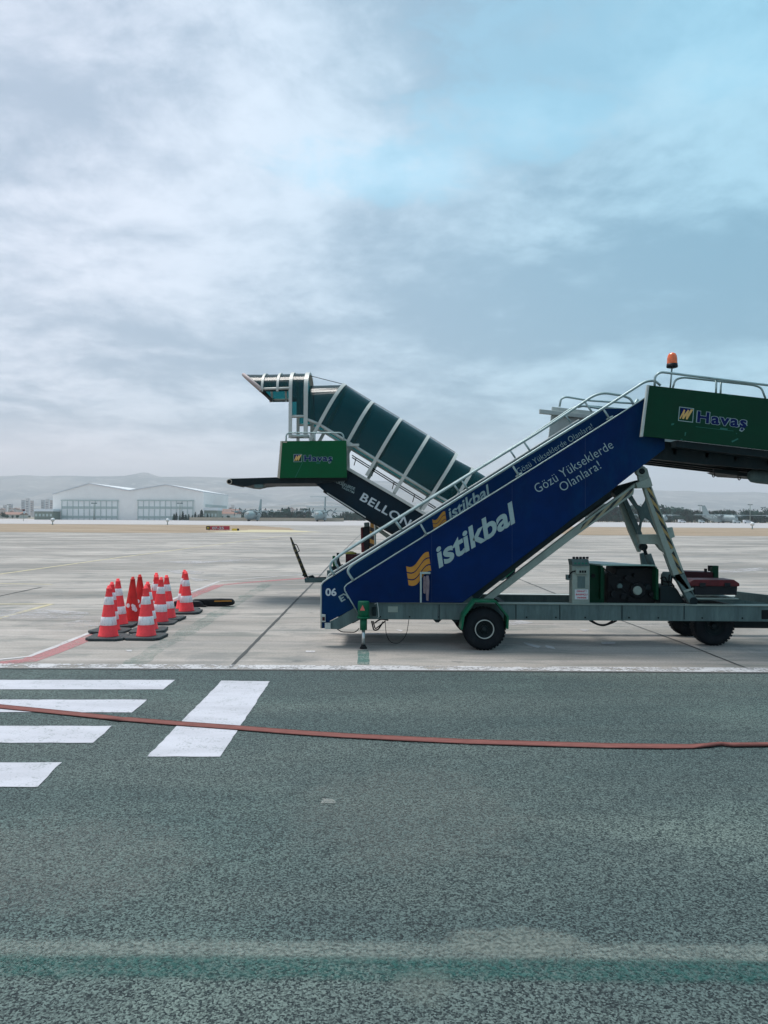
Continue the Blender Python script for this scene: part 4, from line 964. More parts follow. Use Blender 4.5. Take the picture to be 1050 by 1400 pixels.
# raked front edge
fr = []
for p in hs[-1]:
    zt = P(333, 513.5, YC).z; zb = P(358, 532, Y2).z; u = max(0, min(1.0, (p.z - zb) / (zt - zb)))
    fr.append(Vector((P(357, 532, Y2).x + (P(334, 513, YC).x - P(357, 532, Y2).x) * u, p.y, p.z)))
sheet2(hs[-1], fr)
mb = MB(); mb.tube(fr, .045, 6); obj('front_edge', mb, PINKM, S2)
mb = MB(); zb = P(358, 532, Y2).z
for idx in (0, -1):
    mb = MB(); mb.tube([h[idx] for h in hs], .034, 4); obj('canopy_beam', mb, RIBM, S2)
mb = MB(); mb.tube([fr[-1] + Vector((0, -.02, -.01)), fr[0] + Vector((0, .02, -.01))], .05, 6); obj('front_bumper', mb, BLACK, S2)
mb = MB(); mb.tube([P(425, 514, YC), P(472, 526, YC), P(509.5, 549.3, YC), P(548, 572.4, YC), P(585.5, 595.4, YC), P(623.5, 619.4, YC)], .009, 5); obj('cable', mb, DARKM, S2)
# platform
gp2 = b2([(385.7, 603), (473.6, 602.3), (474.3, 653), (382, 653.6)], Y2 - .35, Y2 - .31, GREENL, 'platform_panel')
b2([(383.3, 603), (386, 603), (382.3, 654), (379, 653)], Y2 - .36, Y2 - .25, CREAM, 'edge_strip')
havas_sign((402, 621.5), (10.3, -.1), (-.1, 9.6), Y2 - .353, gp2)
mb = MB(); bq = mb.add([P(x, y, Y2 - .353) for x, y in ((413.5, 632), (414.2, 632), (404, 653), (403.2, 653))]); mb.face(range(bq, bq + 4)); obj('scuff', mb, TEALP, gp2, recalc=False)
mb = MB(); bq = mb.add([P(x, y, Y2 - .353) for x, y in ((432, 632.2), (438, 632.2), (437.5, 633.8), (432.5, 633.8))]); mb.face(range(bq, bq + 4)); obj('scuff', mb, TEALP, gp2, recalc=False)
b2([(386.5, 603.6), (392.5, 603.6), (392, 605.2), (387, 605.2)], Y2 - .37, Y2 - .352, CREAM, 'marker_light', gp2, 0)
mb = MB(); mb.poly_prism([tw(x, y, Y2, Y2F + .25) for x, y in ((386, 603), (473, 602.3), (474, 653), (383, 653.6))], (0, .04, 0)); obj('platform_panel', mb, WHITEM, S2, label='far side panel of the platform')
rail([(391, 604), (391.5, 594), (396, 591.7), (466, 591.7), (469.6, 595), (470, 603)], Y2 - .33, .02, .15, S2)
mb = MB(); mb.tube([P(430.5, 592, Y2 - .33), P(430.5, 603.5, Y2 - .33)], .017, 6); obj('rail_post', mb, RAILM, S2)
railw([(391, 604), (391.5, 594), (396, 591.7), (466, 591.7), (469.6, 595), (470, 603)], Y2 - .33, Y2F + .27, .02, .15, S2)
b2([(474, 606.6), (491, 606.6), (491, 610), (474, 610)], Y2 - .22, Y2 - .14, WHITEM, 'sliding_bar')
mb = MB(); mb.poly_prism([tw(x, y, Y2, Y2 - .2) for x, y in ((316, 655), (383, 653), (475, 652), (475, 657), (436, 661), (365, 661.5), (350, 663), (340, 665.5), (330, 664.5), (318, 661.5))], (0, 2.0, 0)); obj('platform_floor', mb, DARKM, S2)
mb = MB(); mb.lathe([(.03, 0), (.065, 0), (.07, .02), (.07, 1.9), (.03, 1.9)], P(313.5, 658.5, Y2 - .25), (0, 1, 0), 16); br_ = obj('bumper_roll', mb, BLACK, S2)
mb = MB(); mb.lathe([(.05, -.012), (.068, -.012), (.068, .01), (.05, .01)], P(313.5, 658.5, Y2 - .25), (0, 1, 0), 20, cap=False); obj('end_ring', mb, CREAM, br_)
b2([(347, 662.3), (360, 662.3), (359, 667), (348, 667)], Y2 - .2, Y2 + .2, GREYM, 'sensor_box')
# under-carriage: chassis, wheels, legs
zc1, zc0 = .76, .50
xa, xb = P(447, 785, Y2).x, P(672, 785, Y2).x
for yy in (Y2, Y2F - .1):
    mb = MB(); mb.box(((xa + xb) / 2, yy + .05, (zc0 + zc1) / 2), (xb - xa, .1, zc1 - zc0)); obj('chassis_beam', mb, GREYM, S2, bevel=.006)
for x in (xa + .1, (xa + xb) / 2, xb - .1):
    mb = MB(); mb.box((x, (Y2 + Y2F) / 2, .62), (.1, Y2F - Y2 - .22, .16)); obj('cross_beam', mb, DARKM, S2)
for xx in (xa + .9, xb - 1.0):
    for yy in (Y2 - .26, Y2F + .02): wheel(0, 0, yy, .335, .155, S2, dark=True, xw=xx)
    mb = MB(); mb.cyl((xx, Y2 - .05, .335), (xx, Y2F + .1, .335), .05); obj('axle', mb, DARKM, S2)
b2([(506, 714), (511.4, 714), (511.8, 790), (505, 790)], Y2 + .2, Y2 + .3, STR3, 'support_leg')
b2([(511.8, 712), (514, 712), (514.5, 790), (512, 790)], Y2 + .16, Y2 + .3, GREYL, 'support_leg')
mb = MB(); mb.lathe([(.07, 0), (.07, .12)], P(510.3, 711, Y2 + .12), (0, 1, 0), 18); obj('pivot', mb, GREYL, S2)
b2([(494, 722), (498, 720), (505.6, 719), (505.6, 753), (500, 756), (494, 754)], Y2 + .25, Y2 + .5, BLACKP, 'bumper', bevel=.03)
b2([(493, 722), (495.6, 720), (496.5, 740), (499, 755.5), (494, 755)], Y2 + .2, Y2 + .25, REDM, 'bumper_edge', bevel=.01)
b2([(497.5, 714.5), (505, 714), (505, 720), (498, 720.5)], Y2 + .25, Y2 + .45, GREYM, 'bumper_cap', bevel=.02)
b2([(513, 718), (538, 735), (532, 738), (513, 724)], Y2 + .3, Y2 + .4, GREYL, 'hydraulic_arm')
b2([(472.5, 758), (492, 758), (492, 786), (472.5, 786)], Y2 + .3, Y2 + .9, REDD, 'storage_box', bevel=.01)
b2([(448, 781), (452, 780.5), (456, 777), (470, 777), (470, 790), (448, 790)], Y2 + .3, Y2 + .8, GREYM, 'locker')
for q in ([(454.5, 760), (458, 760), (459, 768), (462.5, 774), (460.5, 786), (455, 778)], [(460.2, 756), (463.4, 756), (464, 767), (467.5, 776), (462, 781), (460.5, 771)]):
    b2(q, Y2 + .1, Y2 + .2, GREENL if q[0][0] < 455 else DARKM, 'lever')
b2([(454, 775), (468, 772), (471, 779), (458, 784)], Y2 + .05, Y2 + .3, DARKM, 'winch')
# tow bar
b2([(416, 791), (419, 790), (452, 790.3), (452, 796.3), (417, 796.6)], Y2 + .7, Y2 + .95, GREYM, 'tow_beam')
b2([(421, 788), (427, 786.5), (430, 789.5), (450, 789), (450, 790.3), (422, 790.3)], Y2 + .75, Y2 + .9, DARKM, 'tow_bracket')
mb = MB(); mb.tube([P(397.3, 734.5, Y2 + .8), P(403, 750, Y2 + .8), P(418.5, 789, Y2 + .8)], [.02, .042, .05], 8); tb_ = obj('tow_bar', mb, STR4, S2)
mb = MB(); mb.tube(arc_path([P(402.5, 744, Y2 + .75), P(405.5, 744.5, Y2 + .75), P(409.6, 753.5, Y2 + .75), P(406, 755, Y2 + .75)], .03), .011, 6); obj('grip', mb, BLACK, tb_)
mb = MB(); mb.tube([P(413.5, 786, Y2 + .7), P(421, 789, Y2 + .7)], .02, 6); obj('pin', mb, BLACK, tb_)
# yellow sack on the red box
mb = MB(); mb.smooth = True; cy_ = P(480, 757.3, Y2 + .6); rnd = random.Random(4); rings = []
for i in range(7):
    a_ = math.pi * i / 6; rings.append([Vector((cy_.x + .15 * math.sin(a_) * math.cos(2 * math.pi * k / 14) * (1 + rnd.uniform(-.15, .15)), cy_.y + .16 * math.sin(a_) * math.sin(2 * math.pi * k / 14), cy_.z + .05 * math.cos(a_) * (1 + rnd.uniform(-.3, .3)) + .012)) for k in range(14)])
for ra, rb_ in zip(rings, rings[1:]): mb.strip(ra + [ra[0]], rb_ + [rb_[0]])
tag(obj('sack', mb, YELM, None, loc=cy_), 'crumpled yellow sack lying on the dark red box of the canopied stairs', 'sack')

# ================================================================ traffic cones
def cone(loc, rz, kind, label, tilt=0):
    t_ = thing('traffic_cone', label, 'traffic cone', loc, 'traffic cones standing in a cluster on the apron')
    L = Vector(loc); hgt = .86; r0, r1 = .165, .034
    if kind not in CP:
        CP[kind] = 1
    def rr(z): return r0 + (r1 - r0) * (z / hgt)
    bz = .045
    mb = MB(); prof = [(r0 + .012, bz)] + [(rr(z), bz + z) for z in (.015, .3, .6, .80)] + [(rr(.80) + .006, bz + .803), (rr(.8) + .006, bz + .815), (.033, bz + .82), (.028, bz + hgt), (.015, bz + hgt + .004)]
    mb.lathe(prof, L, (0, 0, 1), 28); obj('cone_body', mb, ORANGE if kind == 'bright' else REDCONE, t_)
    mb = MB(); s_ = .315; c = .09; oct_ = [(-s_ + c, -s_), (s_ - c, -s_), (s_, -s_ + c), (s_, s_ - c), (s_ - c, s_), (-s_ + c, s_), (-s_, s_ - c), (-s_, -s_ + c)]
    rm = Matrix.Rotation(rz, 3, 'Z'); mb.poly_prism([L + rm @ Vector((x, y, .001)) for x, y in oct_], (0, 0, .045)); obj('cone_base', mb, BASEB, t_, bevel=.012)
    if kind == 'bright':
        for z0, z1 in ((.19, .335), (.54, .675)):
            mb = MB(); mb.lathe([(rr(z0) + .002, bz + z0), (rr(z0) + .004, bz + z0 + .002), (rr(z1) + .004, bz + z1 - .002), (rr(z1) + .002, bz + z1)], L, (0, 0, 1), 28, cap=False)
            obj('reflective_band', mb, BANDW, t_)
    elif kind == 'blot':
        rnd = random.Random(int(loc[0] * 100))
        mb = MB()
        for k in range(11):
            a_ = rnd.uniform(0, 6.28) if k > 6 else rnd.uniform(-2.5, -.6); z_ = rnd.uniform(.2, .33); s1 = rnd.uniform(.025, .05)
            c = [L + Vector((math.cos(a_ + s1 / .14 * math.cos(u)) * (rr(z_ + s1 * math.sin(u)) + .003), math.sin(a_ + s1 / .14 * math.cos(u)) * (rr(z_ + s1 * math.sin(u)) + .003), bz + z_ + s1 * math.sin(u))) for u in [i * .785 for i in range(8)]]
            b = mb.add(c); mb.face(range(b, b + 8))
        obj('worn_band', mb, BANDW, t_, recalc=False)
    if tilt: t_.rotation_euler = (0, tilt, 0)
    return t_
CP = {}
cz = [(210, 489, 'bright', 'front left orange cone with a grimy lower white band, base corner furthest left'),
      (223, 450, 'bright', 'orange cone almost wholly hidden directly behind the front left cone'),
      (275, 415, 'bright', 'orange cone between the front left cone and the unbanded dull red cones'),
      (350, 395, 'blot', 'dull red cone with flaking white blotches instead of bands, the nearer of two'),
      (402, 372, 'blot', 'dull red cone with a worn pale smear, behind the other dull red cone'),
      (437, 486, 'bright', 'front orange cone of the right row, standing alone in front of the faded red cone'),
      (453, 447, 'bright', 'orange cone mostly hidden directly behind the front cone of the right row'),
      (517, 398, 'bright', 'orange cone with clean bands in the middle of the right row'),
      (502, 372, 'bright', 'orange cone peeking out behind the left edge of the middle cone'),
      (491, 352, 'bright', 'farthest orange cone of the right row, only its tip and left edge showing'),
      (566, 377, 'bright', 'orange cone at the right of the main cluster, before the gap'),
      (678, 336, 'bright', 'rightmost orange cone, set apart in front of the black rubber bar'),
      (659, 321, 'bright', 'orange cone half hidden behind the rightmost cone, by the end of the black bar')]
for i, (zx, zy, kd, lb_) in enumerate(cz):
    g = G(100 + zx / 4.375, 760 + zy / 4.375 + 1.2)
    cone((g.x, g.y, .002), R([2, -6, 4, 9, -12, -3, 7, 5, -8, 12, -4, 3, -6][i]), kd, lb_, R([.6, 1.6, -1.8, 1.2, -1.0, -.8, -1.8, 1.7, -1, 1.2, -1.9, -1.2, 1.4][i]))

# black rubber bar lying behind the cones
g0, g1 = G(240, 830), G(318, 828)
S3 = thing('rubber_bar', 'long black rubber bar with a worn gold strip lying behind the rightmost cones', 'rubber bar', ((g0.x + g1.x) / 2, g0.y, 0))
YB = (g0.y + g1.y) / 2
def bp2(pix, d0, d1, m_, name, bev=.02):
    mb = MB(); mb.pp(pix, YB + d0, YB + d1); return obj(name, mb, m_, S3, bevel=bev)
bp2([(262, 820), (300, 819), (316, 819.3), (319.5, 823), (319, 827.3), (312, 828.4), (280, 829.2), (262, 829.5)], -.05, .14, BLACK, 'bar', .03)
bp2([(237, 822), (255, 821.5), (272, 822), (277.5, 826), (277, 830.6), (266, 832), (238, 831)], -.16, .12, BLACKP, 'sleeve', .03)
bp2([(293, 821.3), (316, 820.9), (317, 822.3), (293, 822.8)], -.06, -.048, GOLD, 'strip', 0)
bp2([(276, 827), (283, 828.5), (279, 831), (275, 830.4)], -.18, -.1, BLACK, 'buckle', .01)

# flat red hose across the road
hp = [(-60, 961), (0, 967.3), (80, 975), (140, 981.5), (165, 985.5), (175, 985), (250, 991), (330, 996.8), (400, 1002.5), (470, 1007), (560, 1011.8), (640, 1015.3), (740, 1018.6), (830, 1020.8), (900, 1022), (945, 1021.8), (970, 1021.2), (985, 1019.8), (1000, 1021), (1050, 1020.5), (1110, 1020)]
hw = [.10, .10, .10, .10, .075, .10, .10, .10, .10, .10, .10, .10, .10, .10, .095, .085, .05, .03, .055, .055, .05]
HOSE = mat('faded_red_webbing', (.19, .078, .068), .8, spec=.1, var=.28, scale=5, bump=.3, dirt=.5, dirtcol=(.10, .045, .04), aniso=(1.2, 10, 1))
mb = MB(); mb.smooth = True
secs = []
rndh = random.Random(2)
for i, ((x, y), w_) in enumerate(zip(hp, hw)):
    p = G(x, y); w_ *= .70; lift = .008 + .006 * abs(math.sin(i * 1.7)) + (.02 if w_ < .055 else 0)
    q = [Vector((p.x, p.y - w_, .006 + lift * .3)), Vector((p.x, p.y - w_ * .5, lift)), Vector((p.x, p.y, lift * 1.1 + .004)), Vector((p.x, p.y + w_ * .5, lift)), Vector((p.x, p.y + w_, .010 + lift * .5)),
         Vector((p.x, p.y + w_ * .5, .006)), Vector((p.x, p.y - w_ * .5, .006))]
    secs.append(mb.add(q))
for a_, b_ in zip(secs, secs[1:]):
    for k in range(7): mb.face([a_ + k, a_ + (k + 1) % 7, b_ + (k + 1) % 7, b_ + k])
tag(obj('webbing_strap', mb, HOSE, None, loc=(G(525, 1010).x, G(525, 1010).y, 0)), 'long flat faded red strap lying right across the dark road, twisted near its ends', 'strap')

# ================================================================ far field
def at(px, Y, z=0.0):
    """ground position straight under picture column px at distance Y"""
    return Vector((P(px, 708, Y).x, Y, z))
S = lambda Y: Y / F      # metres per picture pixel at distance Y

# ---- hangar
HW = mat('hangar_white', (.84, .82, .79), .6, var=.06, scale=.05); HR = mat('hangar_roof', (.56, .59, .61), .6, var=.05, scale=.05)
HD = mat('hangar_door', (.78, .80, .79), .55, var=.06, scale=.2); HB = mat('hangar_band', (.42, .50, .48), .5)
Yh = 440.0; s_ = S(Yh)
hang = thing('hangar', 'large white twin gabled hangar with two wide glazed sliding doors beyond the grass', 'hangar', at(175, Yh))
x0, x1 = at(72, Yh).x, at(278, Yh).x
def hz_(px, py): return P(px, py, Yh).z
xs = [(72, 676), (122, 661.5), (177, 671), (227, 663), (278, 673)]
front = [Vector((at(px, Yh).x, Yh, hz_(px, py))) for px, py in xs]
mb = MB(); mb.poly_prism([Vector((x0, Yh, 0))] + front + [Vector((x1, Yh, 0))], (0, 70, 0)); obj('wall', mb, HW, hang)
for i in range(4):
    a_, b_ = front[i], front[i + 1]; mb = MB(); mb.poly_prism([a_ + Vector((0, -.8, .02)), b_ + Vector((0, -.8, .02)), b_ + Vector((0, -.8, .5)), a_ + Vector((0, -.8, .5))], (0, 72, 0)); obj('roof', mb, HR, hang)
for d0, d1 in ((85, 161), (189, 264)):
    xd0, xd1 = at(d0, Yh).x, at(d1, Yh).x; hd = 685; zt = hz_((d0 + d1) / 2, hd)
    mb = MB(); mb.box(((xd0 + xd1) / 2, Yh - .3, zt / 2), (xd1 - xd0, .5, zt)); dr = obj('sliding_door', mb, HD, hang)
    mb = MB(); mb.box(((xd0 + xd1) / 2, Yh - .6, zt + .3), (xd1 - xd0 + 1, 1.0, .6)); obj('door_rail', mb, HB, dr)
    for zz_ in (.08, .58):
        mb = MB(); mb.box(((xd0 + xd1) / 2, Yh - .62, zt * (zz_ + .07)), (xd1 - xd0, .1, zt * .13)); obj('window_band', mb, HB, dr)
    for k in range(11):
        mb = MB(); mb.box((xd0 + (xd1 - xd0) * k / 10, Yh - .75, zt / 2), (.35, .2, zt)); obj('mullion', mb, HB, dr)
mb = MB(); mb.box((x1 + .1, Yh + 35, 8.5), (.2, 60, 1.6)); obj('window_band', mb, HB, hang)

# ---- small buildings and sheds
def shed(px0, px1, py_top, Y, depth, label, wallm, roofm, group=None, roof_h=.12, name='shed', cat='shed', gable=True, wins=0, grp=None):
    xa_, xb_ = at(px0, Y).x, at(px1, Y).x; zt = P((px0 + px1) / 2, py_top, Y).z
    t_ = thing(name, label, cat, ((xa_ + xb_) / 2, Y, 0), grp)
    wz = zt * (1 - roof_h)
    mb = MB(); mb.box(((xa_ + xb_) / 2, Y + depth / 2, wz / 2), (xb_ - xa_, depth, wz)); obj('wall', mb, wallm, t_)
    mb = MB()
    if gable: mb.poly_prism([(xa_ - .4, Y - .4, wz + .01), (xa_ - .4, Y + depth + .4, wz + .01), (xa_ - .4, Y + depth / 2, zt)], (xb_ - xa_ + .8, 0, 0))
    else: mb.box(((xa_ + xb_) / 2, Y + depth / 2, (wz + zt) / 2 + .01), (xb_ - xa_ + .6, depth + .6, zt - wz))
    obj('roof', mb, roofm, t_)
    for k in range(wins):
        xw_ = xa_ + (xb_ - xa_) * (k + .5) / wins; mb = MB(); mb.box((xw_, Y - .05, wz * .55), ((xb_ - xa_) / wins * .55, .1, wz * .3)); obj('window', mb, HB, t_)
    return t_
SG = mat('shed_green', (.20, .24, .20), .7, var=.1, scale=.3); PW = mat('pale_wall', (.55, .52, .47), .7, var=.08, scale=.2); RT = mat('red_tiles', (.24, .13, .10), .8, var=.2, scale=.3)
WR = mat('white_roof', (.66, .70, .72), .5, var=.05)
shed(47, 72, 696, 430, 12, 'grey green shed with pale roof at the left end of the hangar', SG, WR, roof_h=.22, gable=False, wins=5)
shed(279, 297, 694, 425, 12, 'grey green shed with pale roof in front of the right end of the hangar', SG, WR, roof_h=.22, gable=False, wins=4)
shed(299, 323, 696, 470, 16, 'low pale building with a red tiled roof right of the hangar', PW, RT, roof_h=.42, name='building', cat='building', wins=6)
shed(0, 26, 700, 620, 16, 'low long building with a red tiled roof at the far left edge', PW, RT, roof_h=.4, name='building', cat='building', wins=5)
shed(419, 487, 691.5, 640, 50, 'long white warehouse behind the trees and the parked transport aircraft', mat('warehouse_white', (.72, .74, .75), .6, var=.04), WR, roof_h=.12, name='warehouse', cat='warehouse', gable=False)
shed(927, 935, 696, 600, 10, 'small cream block rising out of the tree line on the right', PW, WR, roof_h=.12, name='building', cat='building', gable=False, wins=2)

# beige boundary wall
mb = MB(); a_, b_ = at(259, 415), at(470, 415); mb.box(((a_.x + b_.x) / 2, 415, .9), (b_.x - a_.x, .3, 1.8))
tag(obj('wall', mb, mat('beige_wall', (.42, .36, .28), .85, var=.1, scale=.3), None, loc=((a_.x + b_.x) / 2, 415, 0)), 'long low beige boundary wall in front of the hangar end and behind the parked aircraft', 'wall')

# distant town: blocks and houses
rnd = random.Random(11)
TW = [mat('block_%s' % n_, c_, .8, var=.06, scale=.05) for n_, c_ in (('grey', (.42, .43, .44)), ('pale', (.55, .52, .50)), ('rose', (.46, .38, .34)))]
WINB = mat('window_dark', (.10, .12, .14), .4)
def block(px, w_px, py_top, Y, mi, label, cat, group, floors=5):
    c = at(px, Y); wd = w_px * S(Y); zt = P(px, py_top, Y).z; t_ = thing('apartment_block' if cat == 'apartment block' else 'house', label, cat, c, group)
    mb = MB(); mb.box((c.x, Y + wd * .4, zt / 2), (wd, wd * .8, zt)); obj('wall', mb, TW[mi], t_)
    mb = MB(); mb.box((c.x, Y + wd * .4, zt + .6), (wd * 1.04, wd * .84, 1.2)) if cat == 'apartment block' else mb.poly_prism([(c.x - wd * .55, Y - 1, zt), (c.x + wd * .55, Y - 1, zt), (c.x, Y - 1, zt + wd * .25)], (0, wd, 0)); obj('roof', mb, RT if cat != 'apartment block' else TW[mi], t_)
    if cat == 'apartment block':
        for k in range(floors):
            mb = MB(); mb.box((c.x, Y - .1, zt * (.25 + .65 * (k + .5) / floors)), (wd * .8, .2, zt * .05)); obj('window_band', mb, WINB, t_)
for i, (px, w_, py) in enumerate([(31, 4, 684), (37, 4, 682), (43, 3.5, 685), (58, 4, 684), (64, 4, 683), (70, 3.5, 684.5), (14, 4, 690), (6, 4, 691), (300, 4, 690), (309, 3.5, 688), (318, 4, 691)]):
    block(px, w_, py, 1800 + 60 * (i % 3), i % 3, ['hazy tower block of the distant town left of the hangar' if px < 100 else 'hazy tower block of the distant town right of the hangar'][0], 'apartment block', 'tower blocks of the distant town')
for i in range(46):
    px = rnd.choice([rnd.uniform(2, 70), rnd.uniform(300, 480), rnd.uniform(300, 480)]); py = rnd.uniform(695, 701.5)
    block(px, rnd.uniform(3, 6.5), py, rnd.uniform(1000, 1500), rnd.randrange(3), 'tiny hazy house of the distant town below the hills, left of the hangar' if px < 100 else 'tiny hazy house of the distant town below the hills, right of the hangar', 'house', 'houses of the distant town')

# ---- masts, windsock, signs
def mast(px, py_top, Y, label, heads=True):
    c = at(px, Y); zt = P(px, py_top, Y).z; t_ = thing('light_mast', label, 'light mast', c, 'thin masts along the airfield edge')
    mb = MB(); mb.tube([c, c + Vector((0, 0, zt))], [.35, .18], 8); obj('pole', mb, GREYL, t_)
    if heads:
        for k in (-1, 1): mb = MB(); mb.box(c + Vector((k * .9, 0, zt)), (1.3, .6, .5)); obj('floodlight', mb, GREYM, t_)
mast(957, 691, 560, 'thin light mast in front of the trees left of the right hand aircraft tail')
mast(1025.5, 690, 520, 'thin light mast rising right of the complete aircraft on the right')
mast(1043, 694, 560, 'thin light mast nearest the right edge of the picture')
mast(12, 690, 700, 'thin light mast near the left edge, by the red roofed building')
mast(128.5, 688, 435, 'thin light mast standing against the left hangar door')
mast(246, 688, 435, 'thin light mast standing against the right hangar door')
c = at(32, 300); t_ = thing('windsock', 'small red and white windsock on a pole at the far left', 'windsock', c)
mb = MB(); mb.tube([c, c + Vector((0, 0, 4.8))], .09, 6); obj('pole', mb, GREYL, t_)
mb = MB(); mb.lathe([(.5, 0), (.42, .8)], c + Vector((0, 0, 4.6)), (.25, 0, -1), 12); obj('sock', mb, REDM, t_)
mb = MB(); mb.lathe([(.42, .8), (.3, 1.8)], c + Vector((0, 0, 4.6)), (.25, 0, -1), 12); obj('sock_tail', mb, WLET, t_)
c = at(298, 121); t_ = thing('taxiway_sign', 'low red taxiway sign reading 07-25 with a black end square on the left verge', 'sign', c)
SIGNR = mat('sign_red', (.42, .02, .05), .5, var=.05); SIGNY = mat('sign_yellow', (.65, .45, .04), .5, var=.05)
mb = MB(); mb.pp([(287.3, 719.2), (313.8, 719.2), (313.8, 724.4), (287.3, 724.4)], 121, 121.15); rp = obj('panel', mb, SIGNR, t_)
mb = MB(); mb.pp([(281.8, 719.2), (287.1, 719.2), (287.1, 724.4), (281.8, 724.4)], 121, 121.15); kp = obj('panel', mb, BLACKP, t_)
lettering('07-25', (290, 723.6), (16, 0), (0, -3.4), 120.98, WLET, rp, bold=.03); lettering('M', (283, 723.4), (3, 0), (0, -3.0), 120.98, SIGNY, kp, bold=.03)
for k in (-1.4, -.2, 1.2): mb = MB(); mb.box(c + Vector((k, .1, .1)), (.08, .08, .5)); obj('foot', mb, GREYM, t_)
c = at(322, 118); t_ = thing('taxiway_sign', 'small low yellow sign with a black end standing right of the red one', 'sign', c)
mb = MB(); mb.pp([(317, 722.6), (324, 722.6), (324, 725.6), (317, 725.6)], 118, 118.12); obj('panel', mb, SIGNY, t_)
mb = MB(); mb.pp([(324.1, 722.6), (326.8, 722.6), (326.8, 725.6), (324.1, 725.6)], 118, 118.12); obj('panel', mb, BLACKP, t_)

# ---- aircraft
ACM = mat('aircraft_grey', (.20, .27, .28), .5, var=.12, scale=.3); ACD = mat('aircraft_dark', (.05, .08, .09), .5); ACL = mat('aircraft_pale', (.42, .50, .51), .5, var=.08, scale=.3)
def aircraft(px, Y, heading, span, ttail, label, scale=1.0):
    """four-engine turboprop transport; heading = angle of the nose from -Y (towards camera)"""
    c = at(px, Y); t_ = thing('transport_aircraft', label, 'aircraft', c, 'parked grey four-engine transport aircraft')
    k = scale; rz = Matrix.Rotation(heading, 3, 'Z')
    def W(x, y, z): return c + rz @ Vector((x * k, y * k, z * k))     # local: nose towards -y
    mb = MB(); prof = [(.3, -13.5), (1.2, -12.8), (1.9, -11.2), (2.15, -9), (2.15, 6), (1.7, 10), (.9, 14), (.25, 16.5)]
    rings = []
    mb.smooth = True
    for r_, y_ in prof:
        up_ = 0 if y_ < 5 else (y_ - 5) * .14
        dn = -.35 if y_ < -12 else 0
        rings.append(mb.add([W(r_ * math.cos(a_ * math.pi / 8), y_, 2.9 + up_ + dn + r_ * math.sin(a_ * math.pi / 8)) for a_ in range(16)]))
    for A_, B_ in zip(rings, rings[1:]):
        for q in range(16): mb.face([A_ + q, A_ + (q + 1) % 16, B_ + (q + 1) % 16, B_ + q])
    mb.smooth = False; mb.face([rings[0] + q for q in range(16)]); mb.face([rings[-1] + q for q in range(16)])
    fu = obj('fuselage', mb, ACM, t_)
    mb = MB(); mb.poly_prism([W(-1.0, -12.75, 3.5), W(1.0, -12.75, 3.5), W(.9, -12.0, 4.3), W(-.9, -12.0, 4.3)], rz @ Vector((0, -.25 * k, 0))); obj('cockpit_window', mb, ACD, fu)
    hs_ = span / 2
    mb = MB()
    for sgn in (-1, 1):
        tip = W(sgn * hs_, -.6, 5.15)
        a0 = [W(0, -3.2, 5.05), W(0, -3.2, 5.65), W(0, 2.0, 5.45), W(0, 2.0, 5.15)]; a1 = [W(sgn * hs_, -1.8, 5.0), W(sgn * hs_, -1.8, 5.2), W(sgn * hs_, .8, 5.15), W(sgn * hs_, .8, 5.05)]
        b0 = mb.add(a0); b1 = mb.add(a1)
        for q in range(4): mb.face([b0 + q, b0 + (q + 1) % 4, b1 + (q + 1) % 4, b1 + q])
        mb.face([b1 + q for q in range(4)])
    obj('wing', mb, ACL, t_)
    fh = 12.6 if ttail else 11.6
    mb = MB(); mb.poly_prism([W(-.15, 9.5, 4.6), W(-.15, 15.8, 4.8), W(-.15, 17.0, fh), W(-.15, 14.2, fh)], rz @ Vector((.3 * k, 0, 0))); obj('fin', mb, ACM, t_)
    tz = fh - .1 if ttail else 5.2; ty = 14.2 if ttail else 12.4; th_ = 8.0
    mb = MB(); mb.poly_prism([W(-th_, ty + .8, tz), W(0, ty - .6, tz), W(th_, ty + .8, tz), W(th_, ty + 2.4, tz), W(0, ty + 2.8, tz), W(-th_, ty + 2.4, tz)], (0, 0, .3)); obj('tailplane', mb, ACL, t_)
    for ex_ in (-.52, -.26, .26, .52):
        cx_ = ex_ * hs_; nc = W(cx_, -5.6, 4.75)
        mb = MB(); mb.lathe([(.15 * k, -.4 * k), (.45 * k, 0), (.62 * k, .8 * k), (.6 * k, 3.2 * k), (.3 * k, 4.6 * k)], nc, rz @ Vector((0, 1, 0)), 12); en = obj('engine', mb, ACM, t_)
        mb = MB()
        for bl_ in range(4):
            a_ = bl_ * math.pi / 2 + cx_; d_ = rz @ Vector((math.cos(a_), 0, math.sin(a_))); n_ = rz @ Vector((-math.sin(a_), 0, math.cos(a_)))
            p0 = nc + d_ * .2 * k; p1 = nc + d_ * 2.05 * k; mb.poly_prism([p0 - n_ * .12 * k, p0 + n_ * .12 * k, p1 + n_ * .2 * k, p1 - n_ * .2 * k], rz @ Vector((0, .08, 0)))
        obj('propeller', mb, ACD, en)
    for lx, ly_ in ((-2.0, 0), (2.0, 0)):
        mb = MB(); mb.poly_prism([W(lx - .4, -2.5, .7), W(lx + .4, -2.5, .7), W(lx + .4, -2.5, 2.4), W(lx - .4, -2.5, 2.4)], rz @ Vector((0, 6 * k, 0))); obj('gear_fairing', mb, ACM, t_)
        mb = MB(); mb.lathe([(.62 * k, -.25 * k), (.7 * k, 0), (.62 * k, .25 * k)], W(lx, .2, .7), rz @ Vector((1, 0, 0)), 14); obj('wheel', mb, BLACK, t_)
    mb = MB(); mb.lathe([(.42 * k, -.3 * k), (.45 * k, .3 * k)], W(0, -10.2, .45), rz @ Vector((1, 0, 0)), 12); obj('wheel', mb, BLACK, t_)
    mb = MB(); mb.tube([W(0, -10.2, .5), W(0, -10.2, 1.4)], .12 * k, 6); obj('nose_strut', mb, GREYL, t_)
